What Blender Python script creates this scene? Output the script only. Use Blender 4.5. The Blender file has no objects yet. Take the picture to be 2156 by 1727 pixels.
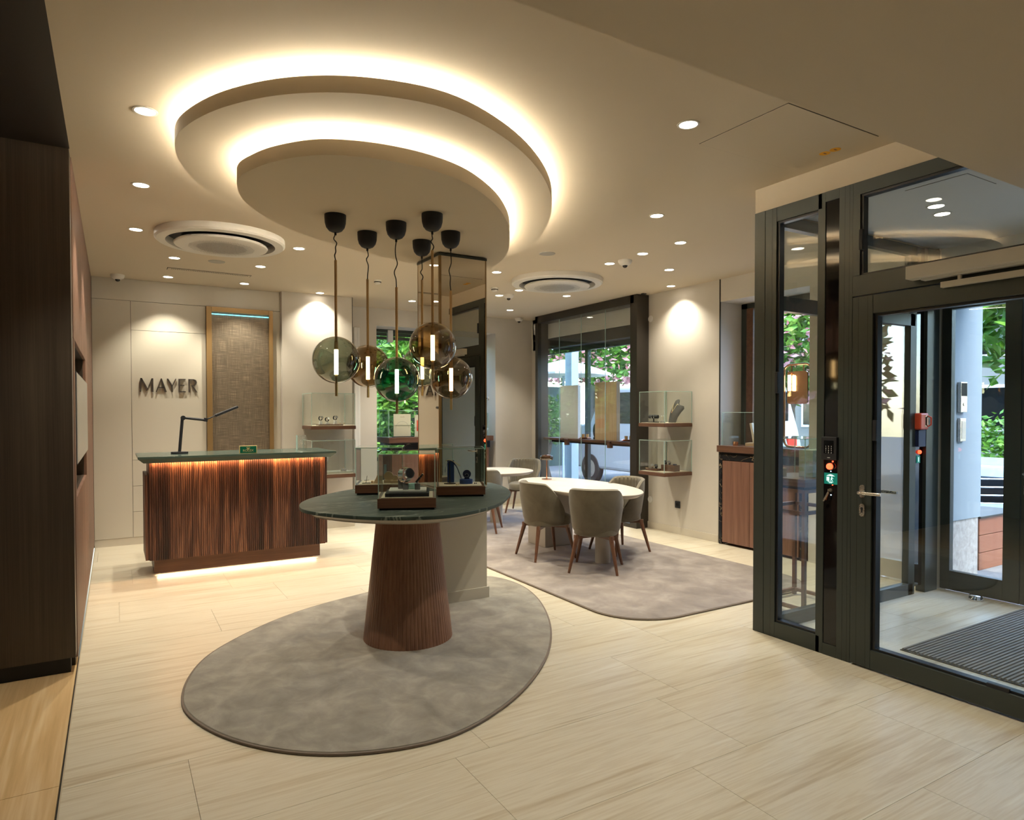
import bpy, bmesh, math, random
from mathutils import Matrix, Vector
random.seed(7)
PI = math.pi
SC = bpy.context.scene
COL = SC.collection

# ------------------------------------------------------------------ camera
cam = bpy.data.cameras.new('camera')
cam.sensor_width = 36.0
cam.sensor_fit = 'HORIZONTAL'
cam.lens = 1400.0 / 2156.0 * 36.0
cam.shift_y = 0.01432
cam.clip_start = 0.05
cam.clip_end = 200
cam_o = bpy.data.objects.new('camera', cam)
COL.objects.link(cam_o)
YAW, PITCH, ROLL = math.radians(30.9), math.radians(-1.1), 0.0015
cam_o.matrix_world = (Matrix.Translation((0, 0, 1.5)) @ Matrix.Rotation(-YAW, 4, 'Z')
                      @ Matrix.Rotation(PI / 2 + PITCH, 4, 'X') @ Matrix.Rotation(-ROLL, 4, 'Z'))
SC.camera = cam_o

# ------------------------------------------------------------------ world, sun, exposure
SC.view_settings.view_transform = 'Standard'
SC.view_settings.look = 'None'
SC.view_settings.gamma = 1.0
SC.view_settings.exposure = 0.96
SC.view_settings.use_curve_mapping = False
SC.cycles.transparent_max_bounces = 32
SC.cycles.max_bounces = 10
SC.cycles.diffuse_bounces = 5
SC.cycles.glossy_bounces = 5
SC.cycles.sample_clamp_indirect = 4.0
SC.cycles.caustics_reflective = False
SC.cycles.caustics_refractive = False

world = bpy.data.worlds.new('sky')
SC.world = world
world.use_nodes = True
wn = world.node_tree.nodes
wbg = wn['Background']
sky = wn.new('ShaderNodeTexSky')
sky.sky_type = 'NISHITA'
sky.sun_disc = False
sky.sun_elevation = math.radians(52)
sky.sun_rotation = math.radians(170)
sky.altitude = 100
world.node_tree.links.new(sky.outputs[0], wbg.inputs[0])
wbg.inputs[1].default_value = 1.15

sun = bpy.data.lights.new('sun', 'SUN')
sun.energy = 2.5
sun.angle = 0.01
sun.color = (1.0, 0.93, 0.82)
sun_o = bpy.data.objects.new('sun', sun)
COL.objects.link(sun_o)
# the sun stands high over the street, almost along the facade
sun_o.rotation_euler = Vector((0.22, 0.62, -1.0)).to_track_quat('-Z', 'Y').to_euler()

SPOT_W = 48.0        # watts of one recessed downlight
COVE = 42.0          # emission of the cove strips

# ------------------------------------------------------------------ helpers
def tag(o, label=None, cat=None, group=None, kind=None):
    if label: o['label'] = label
    if cat: o['category'] = cat
    if group: o['group'] = group
    if kind: o['kind'] = kind
    return o

def thing(name, label, cat, loc=(0, 0, 0), rz=0.0, group=None, kind=None):
    o = bpy.data.objects.new(name, None)
    o.empty_display_size = 0.1
    COL.objects.link(o)
    o.location = loc
    o.rotation_euler = (0, 0, rz)
    return tag(o, label, cat, group, kind)

def copy_tree(o, parent=None):
    c = o.copy()
    COL.objects.link(c)
    c.parent = parent
    for ch in o.children:
        copy_tree(ch, c)
    return c

def catmull(pts, n=6, closed=True):
    out = []
    N = len(pts)
    rng = range(N) if closed else range(N - 1)
    for i in rng:
        if closed:
            p0, p1, p2, p3 = pts[i - 1], pts[i], pts[(i + 1) % N], pts[(i + 2) % N]
        else:
            p0, p1, p2, p3 = pts[max(i - 1, 0)], pts[i], pts[i + 1], pts[min(i + 2, N - 1)]
        for k in range(n):
            t = k / n
            out.append(tuple(0.5 * ((2 * b) + (-a + c) * t + (2 * a - 5 * b + 4 * c - d) * t * t
                                    + (-a + 3 * b - 3 * c + d) * t ** 3)
                             for a, b, c, d in zip(p0, p1, p2, p3)))
    if not closed:
        out.append(tuple(pts[-1]))
    return out

class MB:
    """collects shapes; build() links them as one mesh object"""
    def __init__(self):
        self.v, self.f = [], []
        self.M = Matrix.Identity(4)
    def add(self, vs, fs):
        b = len(self.v)
        self.v += [tuple(self.M @ Vector(p)) for p in vs]
        self.f += [tuple(i + b for i in f) for f in fs]
        return self
    def at(self, loc=(0, 0, 0), rx=0, ry=0, rz=0):
        self.M = (Matrix.Translation(loc) @ Matrix.Rotation(rz, 4, 'Z')
                  @ Matrix.Rotation(ry, 4, 'Y') @ Matrix.Rotation(rx, 4, 'X'))
        return self
    def box(self, x0, x1, y0, y1, z0, z1):
        vs = [(x, y, z) for z in (z0, z1) for y in (y0, y1) for x in (x0, x1)]
        return self.add(vs, [(0, 2, 3, 1), (4, 5, 7, 6), (0, 1, 5, 4), (2, 6, 7, 3), (0, 4, 6, 2), (1, 3, 7, 5)])
    def taper(self, b, t, z0, z1):
        (x0, x1, y0, y1), (u0, u1, w0, w1) = b, t
        vs = [(x0, y0, z0), (x1, y0, z0), (x1, y1, z0), (x0, y1, z0), (u0, w0, z1), (u1, w0, z1), (u1, w1, z1), (u0, w1, z1)]
        return self.add(vs, [(3, 2, 1, 0), (4, 5, 6, 7), (0, 1, 5, 4), (1, 2, 6, 5), (2, 3, 7, 6), (3, 0, 4, 7)])
    def cyl(self, p0, p1, r0, r1=None, seg=16):
        r1 = r0 if r1 is None else r1
        p0, p1 = Vector(p0), Vector(p1)
        d = (p1 - p0).normalized()
        a = d.orthogonal().normalized()
        b = d.cross(a)
        vs = []
        for p, r in ((p0, r0), (p1, r1)):
            for i in range(seg):
                t = 2 * PI * i / seg
                vs.append(p + a * (r * math.cos(t)) + b * (r * math.sin(t)))
        fs = [(i, (i + 1) % seg, seg + (i + 1) % seg, seg + i) for i in range(seg)]
        fs += [tuple(reversed(range(seg))), tuple(range(seg, 2 * seg))]
        return self.add(vs, fs)
    def tube(self, pts, r, seg=8):
        pts = [Vector(p) for p in pts]
        n = len(pts)
        rs = r if isinstance(r, (list, tuple)) else [r] * n
        vs, fs = [], []
        a = None
        for i, p in enumerate(pts):
            d = (pts[min(i + 1, n - 1)] - pts[max(i - 1, 0)]).normalized()
            a = d.orthogonal().normalized() if a is None else (a - d * a.dot(d)).normalized()
            b = d.cross(a)
            for k in range(seg):
                t = 2 * PI * k / seg
                vs.append(p + a * (rs[i] * math.cos(t)) + b * (rs[i] * math.sin(t)))
        for i in range(n - 1):
            for k in range(seg):
                k2 = (k + 1) % seg
                fs.append((i * seg + k, i * seg + k2, (i + 1) * seg + k2, (i + 1) * seg + k))
        fs += [tuple(reversed(range(seg))), tuple(range((n - 1) * seg, n * seg))]
        return self.add(vs, fs)
    def lathe(self, prof, seg=32, c=(0, 0, 0), sx=1.0, sy=1.0):
        vs, fs = [], []
        m = len(prof)
        for k in range(seg):
            t = 2 * PI * k / seg
            for r, z in prof:
                vs.append((c[0] + sx * r * math.cos(t), c[1] + sy * r * math.sin(t), c[2] + z))
        for k in range(seg):
            k2 = (k + 1) % seg
            for j in range(m - 1):
                if prof[j][0] < 1e-6 and prof[j + 1][0] < 1e-6:
                    continue
                fs.append((k * m + j, k2 * m + j, k2 * m + j + 1, k * m + j + 1))
        return self.add(vs, fs)
    def ball(self, c, r, seg=24, rings=14, s=(1, 1, 1)):
        prof = [(max(r * math.sin(PI * i / rings), 0.0), -r * math.cos(PI * i / rings)) for i in range(rings + 1)]
        vs, fs = [], []
        vs.append((c[0], c[1], c[2] - r * s[2]))
        for i in range(1, rings):
            for k in range(seg):
                t = 2 * PI * k / seg
                vs.append((c[0] + s[0] * prof[i][0] * math.cos(t), c[1] + s[1] * prof[i][0] * math.sin(t), c[2] + s[2] * prof[i][1]))
        vs.append((c[0], c[1], c[2] + r * s[2]))
        for k in range(seg):
            k2 = (k + 1) % seg
            fs.append((0, 1 + k2, 1 + k))
            for i in range(rings - 2):
                a = 1 + i * seg
                fs.append((a + k, a + k2, a + seg + k2, a + seg + k))
            a = 1 + (rings - 2) * seg
            fs.append((a + k, a + k2, len(vs) - 1))
        return self.add(vs, fs)
    def prism(self, out, z0, z1, out1=None):
        """outline (ccw) extruded z0..z1, optionally to another outline"""
        n = len(out)
        out1 = out1 or out
        vs = [(p[0], p[1], z0) for p in out] + [(p[0], p[1], z1) for p in out1]
        fs = [(i, (i + 1) % n, n + (i + 1) % n, n + i) for i in range(n)]
        fs += [tuple(reversed(range(n))), tuple(range(n, 2 * n))]
        return self.add(vs, fs)
    def rings(self, loops, cap0=True, cap1=True):
        """skin between equal-length closed 3-D loops"""
        n = len(loops[0])
        vs = [p for L in loops for p in L]
        fs = []
        for j in range(len(loops) - 1):
            for i in range(n):
                i2 = (i + 1) % n
                fs.append((j * n + i, j * n + i2, (j + 1) * n + i2, (j + 1) * n + i))
        if cap0: fs.append(tuple(reversed(range(n))))
        if cap1: fs.append(tuple(range((len(loops) - 1) * n, len(loops) * n)))
        return self.add(vs, fs)
    def mesh(self, name, smooth=None):
        me = bpy.data.meshes.new(name)
        me.from_pydata(self.v, [], self.f)
        bm = bmesh.new(); bm.from_mesh(me)
        bmesh.ops.recalc_face_normals(bm, faces=bm.faces)
        bm.to_mesh(me); bm.free()
        if smooth:
            me.polygons.foreach_set('use_smooth', [True] * len(me.polygons))
            me.set_sharp_from_angle(angle=math.radians(smooth))
        me.update()
        return me
    def build(self, name, mat, parent=None, smooth=None, bevel=0.0, seg=2, loc=None, rot=None):
        me = self.mesh(name, smooth)
        me.materials.append(mat)
        o = bpy.data.objects.new(name, me)
        COL.objects.link(o)
        if parent: o.parent = parent
        if loc: o.location = loc
        if rot: o.rotation_euler = rot
        if bevel:
            b = o.modifiers.new('bevel', 'BEVEL')
            b.width = bevel; b.segments = seg; b.limit_method = 'ANGLE'; b.angle_limit = math.radians(35)
            b.harden_normals = False
        return o

def bx(name, mat, parent, x0, x1, y0, y1, z0, z1, bevel=0.0):
    return MB().box(min(x0, x1), max(x0, x1), min(y0, y1), max(y0, y1), min(z0, z1), max(z0, z1)).build(name, mat, parent, bevel=bevel)

def text_mesh(txt, size, depth, align='CENTER'):
    cu = bpy.data.curves.new('lettering', 'FONT')
    cu.body = txt; cu.size = size; cu.extrude = depth; cu.align_x = align; cu.align_y = 'CENTER'
    cu.resolution_u = 3
    o = bpy.data.objects.new('lettering', cu)
    COL.objects.link(o)
    bpy.context.view_layer.update()
    me = bpy.data.meshes.new_from_object(o.evaluated_get(bpy.context.evaluated_depsgraph_get()))
    bpy.data.objects.remove(o)
    me.materials.clear()
    return me

def text(name, txt, size, depth, mat, parent, loc, rot, align='CENTER'):
    me = text_mesh(txt, size, depth, align)
    me.materials.append(mat)
    o = bpy.data.objects.new(name, me)
    COL.objects.link(o)
    o.parent = parent; o.location = loc; o.rotation_euler = rot
    return o

def flat_outline(name, outs, z0, z1, mat, parent=None, bevel=0.0):
    """outline with holes, extruded (a filled 2-D curve turned into a mesh)"""
    cu = bpy.data.curves.new(name, 'CURVE')
    cu.dimensions = '2D'; cu.fill_mode = 'BOTH'
    cu.extrude = (z1 - z0) / 2 - bevel
    cu.bevel_depth = bevel; cu.bevel_resolution = 2; cu.offset = -bevel
    for out in outs:
        sp = cu.splines.new('POLY')
        sp.points.add(len(out) - 1)
        for i, p in enumerate(out):
            sp.points[i].co = (p[0], p[1], 0, 1)
        sp.use_cyclic_u = True
    o = bpy.data.objects.new(name, cu)
    COL.objects.link(o)
    bpy.context.view_layer.update()
    me = bpy.data.meshes.new_from_object(o.evaluated_get(bpy.context.evaluated_depsgraph_get()))
    bpy.data.objects.remove(o)
    me.transform(Matrix.Translation((0, 0, (z0 + z1) / 2)))
    me.materials.clear(); me.materials.append(mat)
    me.polygons.foreach_set('use_smooth', [True] * len(me.polygons))
    me.set_sharp_from_angle(angle=math.radians(40))
    ob = bpy.data.objects.new(name, me)
    COL.objects.link(ob)
    if parent: ob.parent = parent
    return ob

def inset(out, d):
    """shrink a closed ccw outline by d"""
    n = len(out)
    res = []
    for i in range(n):
        a, b = Vector(out[i - 1][:2]), Vector(out[(i + 1) % n][:2])
        t = (b - a).normalized()
        res.append((out[i][0] - t.y * d, out[i][1] + t.x * d))
    return res

# ------------------------------------------------------------------ materials
def new_mat(name):
    m = bpy.data.materials.new(name)
    m.use_nodes = True
    return m, m.node_tree.nodes, m.node_tree.links, m.node_tree.nodes['Principled BSDF']

def plain(name, col, rough=0.5, metal=0.0, spec=0.5, sheen=0.0, bump=0.0, bscale=200.0, var=0.0):
    m, N, L, b = new_mat(name)
    b.inputs['Base Color'].default_value = (*col, 1)
    b.inputs['Roughness'].default_value = rough
    b.inputs['Metallic'].default_value = metal
    b.inputs['Specular IOR Level'].default_value = spec
    if sheen:
        b.inputs['Sheen Weight'].default_value = sheen
        b.inputs['Sheen Roughness'].default_value = 0.4
    tc = N.new('ShaderNodeTexCoord')
    nz = N.new('ShaderNodeTexNoise')
    nz.inputs['Scale'].default_value = bscale
    nz.inputs['Detail'].default_value = 3
    L.new(tc.outputs['Object'], nz.inputs['Vector'])
    mr = N.new('ShaderNodeMapRange')
    mr.inputs['To Min'].default_value = max(rough - 0.05, 0.0)
    mr.inputs['To Max'].default_value = min(rough + 0.05, 1.0)
    L.new(nz.outputs['Fac'], mr.inputs['Value'])
    if rough > 0.06:
        L.new(mr.outputs[0], b.inputs['Roughness'])
    if bump:
        bp = N.new('ShaderNodeBump')
        bp.inputs['Strength'].default_value = bump
        bp.inputs['Distance'].default_value = 0.002
        L.new(nz.outputs['Fac'], bp.inputs['Height'])
        L.new(bp.outputs[0], b.inputs['Normal'])
    if var:
        n2 = N.new('ShaderNodeTexNoise')
        n2.inputs['Scale'].default_value = 3.0
        n2.inputs['Detail'].default_value = 4
        L.new(tc.outputs['Object'], n2.inputs['Vector'])
        rp = N.new('ShaderNodeValToRGB')
        rp.color_ramp.elements[0].position = 0.3
        rp.color_ramp.elements[1].position = 0.7
        rp.color_ramp.elements[0].color = (*[c * (1 - var) for c in col], 1)
        rp.color_ramp.elements[1].color = (*[min(c * (1 + var), 1) for c in col], 1)
        L.new(n2.outputs['Fac'], rp.inputs[0])
        L.new(rp.outputs[0], b.inputs['Base Color'])
    return m

def emit(name, col, s):
    m, N, L, b = new_mat(name)
    b.inputs['Base Color'].default_value = (*col, 1)
    b.inputs['Emission Color'].default_value = (*col, 1)
    b.inputs['Emission Strength'].default_value = s
    return m

def grain(name, cols, scale=(24, 24, 0.7), rough=0.42, fine=6.0, rnd=False, bump=0.15, pos=None, dist=0.6, bfac=0.45):
    """streaks along the axis whose scale is smallest"""
    m, N, L, b = new_mat(name)
    tc = N.new('ShaderNodeTexCoord')
    mp = N.new('ShaderNodeMapping')
    mp.inputs['Scale'].default_value = scale
    src = tc.outputs['Object']
    if rnd:
        oi = N.new('ShaderNodeObjectInfo')
        sc = N.new('ShaderNodeVectorMath'); sc.operation = 'SCALE'
        cb = N.new('ShaderNodeCombineXYZ')
        for i in range(3): L.new(oi.outputs['Random'], cb.inputs[i])
        L.new(cb.outputs[0], sc.inputs[0]); sc.inputs['Scale'].default_value = 37.0
        ad = N.new('ShaderNodeVectorMath'); ad.operation = 'ADD'
        L.new(src, ad.inputs[0]); L.new(sc.outputs[0], ad.inputs[1])
        src = ad.outputs[0]
    L.new(src, mp.inputs['Vector'])
    n1 = N.new('ShaderNodeTexNoise')
    n1.inputs['Scale'].default_value = 1.0
    n1.inputs['Detail'].default_value = 5
    n1.inputs['Distortion'].default_value = dist
    L.new(mp.outputs[0], n1.inputs['Vector'])
    n2 = N.new('ShaderNodeTexNoise')
    n2.inputs['Scale'].default_value = fine
    n2.inputs['Detail'].default_value = 4
    L.new(mp.outputs[0], n2.inputs['Vector'])
    mx = N.new('ShaderNodeMix')
    mx.data_type = 'FLOAT'
    mx.inputs[0].default_value = bfac
    L.new(n1.outputs['Fac'], mx.inputs[2]); L.new(n2.outputs['Fac'], mx.inputs[3])
    rp = N.new('ShaderNodeValToRGB')
    el = rp.color_ramp.elements
    pos = pos or [0.32 + 0.36 * i / (len(cols) - 1) for i in range(len(cols))]
    el[0].position, el[0].color = pos[0], (*cols[0], 1)
    el[1].position, el[1].color = pos[-1], (*cols[-1], 1)
    for p, c in zip(pos[1:-1], cols[1:-1]):
        e = el.new(p); e.color = (*c, 1)
    L.new(mx.outputs[0], rp.inputs[0])
    L.new(rp.outputs[0], b.inputs['Base Color'])
    b.inputs['Roughness'].default_value = rough
    bp = N.new('ShaderNodeBump')
    bp.inputs['Strength'].default_value = bump
    bp.inputs['Distance'].default_value = 0.0015
    L.new(mx.outputs[0], bp.inputs['Height'])
    L.new(bp.outputs[0], b.inputs['Normal'])
    return m

def glass(name, tint=(0.96, 0.98, 0.97), refl=1.0, rough=0.0, rim=None, milky=0.0):
    """thin sheet of glass: clear pass with angle-dependent mirror reflection"""
    m, N, L, b = new_mat(name)
    N.remove(b)
    out = [n for n in N if n.type == 'OUTPUT_MATERIAL'][0]
    tr = N.new('ShaderNodeBsdfTransparent'); tr.inputs[0].default_value = (*tint, 1)
    gl = N.new('ShaderNodeBsdfAnisotropic'); gl.inputs['Roughness'].default_value = rough
    gl.inputs[0].default_value = (1, 1, 1, 1)
    lw = N.new('ShaderNodeLayerWeight'); lw.inputs[0].default_value = 0.5
    pw = N.new('ShaderNodeMath'); pw.operation = 'POWER'; pw.inputs[1].default_value = 4.0
    L.new(lw.outputs['Facing'], pw.inputs[0])
    ml = N.new('ShaderNodeMath'); ml.operation = 'MULTIPLY_ADD'; ml.use_clamp = True
    ml.inputs[1].default_value = 0.9; ml.inputs[2].default_value = 0.035 * refl
    L.new(pw.outputs[0], ml.inputs[0])
    mx = N.new('ShaderNodeMixShader')
    L.new(ml.outputs[0], mx.inputs[0]); L.new(tr.outputs[0], mx.inputs[1]); L.new(gl.outputs[0], mx.inputs[2])
    if rim:
        # the wall of a blown globe is crossed obliquely near its outline, so it looks denser there
        p3 = N.new('ShaderNodeMath'); p3.operation = 'POWER'; p3.inputs[1].default_value = 3.0
        L.new(lw.outputs['Facing'], p3.inputs[0])
        mc = N.new('ShaderNodeMix'); mc.data_type = 'RGBA'
        mc.inputs[6].default_value = (*tint, 1); mc.inputs[7].default_value = (*[c * rim for c in tint], 1)
        L.new(p3.outputs[0], mc.inputs[0]); L.new(mc.outputs[2], tr.inputs[0])
    res = mx.outputs[0]
    if milky:
        df = N.new('ShaderNodeBsdfDiffuse'); df.inputs[0].default_value = (0.72, 0.90, 0.84, 1)
        m2 = N.new('ShaderNodeMixShader'); m2.inputs[0].default_value = milky
        L.new(res, m2.inputs[1]); L.new(df.outputs[0], m2.inputs[2]); res = m2.outputs[0]
    L.new(res, out.inputs['Surface'])
    return m

def patchy(name, cols, scale, rough=0.9, sheen=0.3, fine=300, bump=0.3, stretch=(1, 1, 1), pos=(0.3, 0.5, 0.7), detail=5, dist=0.4):
    m, N, L, b = new_mat(name)
    tc = N.new('ShaderNodeTexCoord')
    mp = N.new('ShaderNodeMapping'); mp.inputs['Scale'].default_value = stretch
    L.new(tc.outputs['Object'], mp.inputs['Vector'])
    n1 = N.new('ShaderNodeTexNoise'); n1.inputs['Scale'].default_value = scale
    n1.inputs['Detail'].default_value = detail; n1.inputs['Distortion'].default_value = dist
    n1.inputs['Roughness'].default_value = 0.6
    L.new(mp.outputs[0], n1.inputs['Vector'])
    rp = N.new('ShaderNodeValToRGB')
    el = rp.color_ramp.elements
    el[0].position, el[0].color = pos[0], (*cols[0], 1)
    el[1].position, el[1].color = pos[-1], (*cols[-1], 1)
    for p, c in zip(pos[1:-1], cols[1:-1]):
        e = el.new(p); e.color = (*c, 1)
    L.new(n1.outputs['Fac'], rp.inputs[0])
    L.new(rp.outputs[0], b.inputs['Base Color'])
    b.inputs['Roughness'].default_value = rough
    b.inputs['Sheen Weight'].default_value = sheen
    n2 = N.new('ShaderNodeTexNoise'); n2.inputs['Scale'].default_value = fine; n2.inputs['Detail'].default_value = 2
    L.new(tc.outputs['Object'], n2.inputs['Vector'])
    bp = N.new('ShaderNodeBump'); bp.inputs['Strength'].default_value = bump; bp.inputs['Distance'].default_value = 0.003
    L.new(n2.outputs['Fac'], bp.inputs['Height']); L.new(bp.outputs[0], b.inputs['Normal'])
    return m

def marble(name, base, vein, scale=2.0, width=0.03, rough=0.3, stretch=(1, 1, 1), rotz=0.4):
    m, N, L, b = new_mat(name)
    tc = N.new('ShaderNodeTexCoord')
    mp = N.new('ShaderNodeMapping'); mp.inputs['Scale'].default_value = stretch
    mp.inputs['Rotation'].default_value = (0, 0, rotz)
    L.new(tc.outputs['Object'], mp.inputs['Vector'])
    n1 = N.new('ShaderNodeTexNoise'); n1.inputs['Scale'].default_value = scale
    n1.inputs['Detail'].default_value = 8; n1.inputs['Distortion'].default_value = 1.2
    L.new(mp.outputs[0], n1.inputs['Vector'])
    sb = N.new('ShaderNodeMath'); sb.operation = 'SUBTRACT'; sb.inputs[1].default_value = 0.5
    ab = N.new('ShaderNodeMath'); ab.operation = 'ABSOLUTE'
    L.new(n1.outputs['Fac'], sb.inputs[0]); L.new(sb.outputs[0], ab.inputs[0])
    rp = N.new('ShaderNodeValToRGB')
    el = rp.color_ramp.elements
    el[0].position, el[0].color = 0.0, (*vein, 1)
    el[1].position, el[1].color = width, (*base, 1)
    e = el.new(0.30); e.color = (*[c * 2.2 for c in base], 1)
    L.new(ab.outputs[0], rp.inputs[0])
    n3 = N.new('ShaderNodeTexNoise'); n3.inputs['Scale'].default_value = scale * 1.3; n3.inputs['Detail'].default_value = 3
    L.new(mp.outputs[0], n3.inputs['Vector'])
    r3 = N.new('ShaderNodeValToRGB'); r3.color_ramp.elements[0].position = 0.40; r3.color_ramp.elements[1].position = 0.56
    L.new(n3.outputs['Fac'], r3.inputs[0])
    mx = N.new('ShaderNodeMix'); mx.data_type = 'RGBA'
    mx.inputs[6].default_value = (*[c * 1.15 for c in base], 1)
    L.new(r3.outputs[0], mx.inputs[0]); L.new(rp.outputs[0], mx.inputs[7])
    L.new(mx.outputs[2], b.inputs['Base Color'])
    b.inputs['Roughness'].default_value = rough
    b.inputs['Specular IOR Level'].default_value = 0.3
    return m

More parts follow.
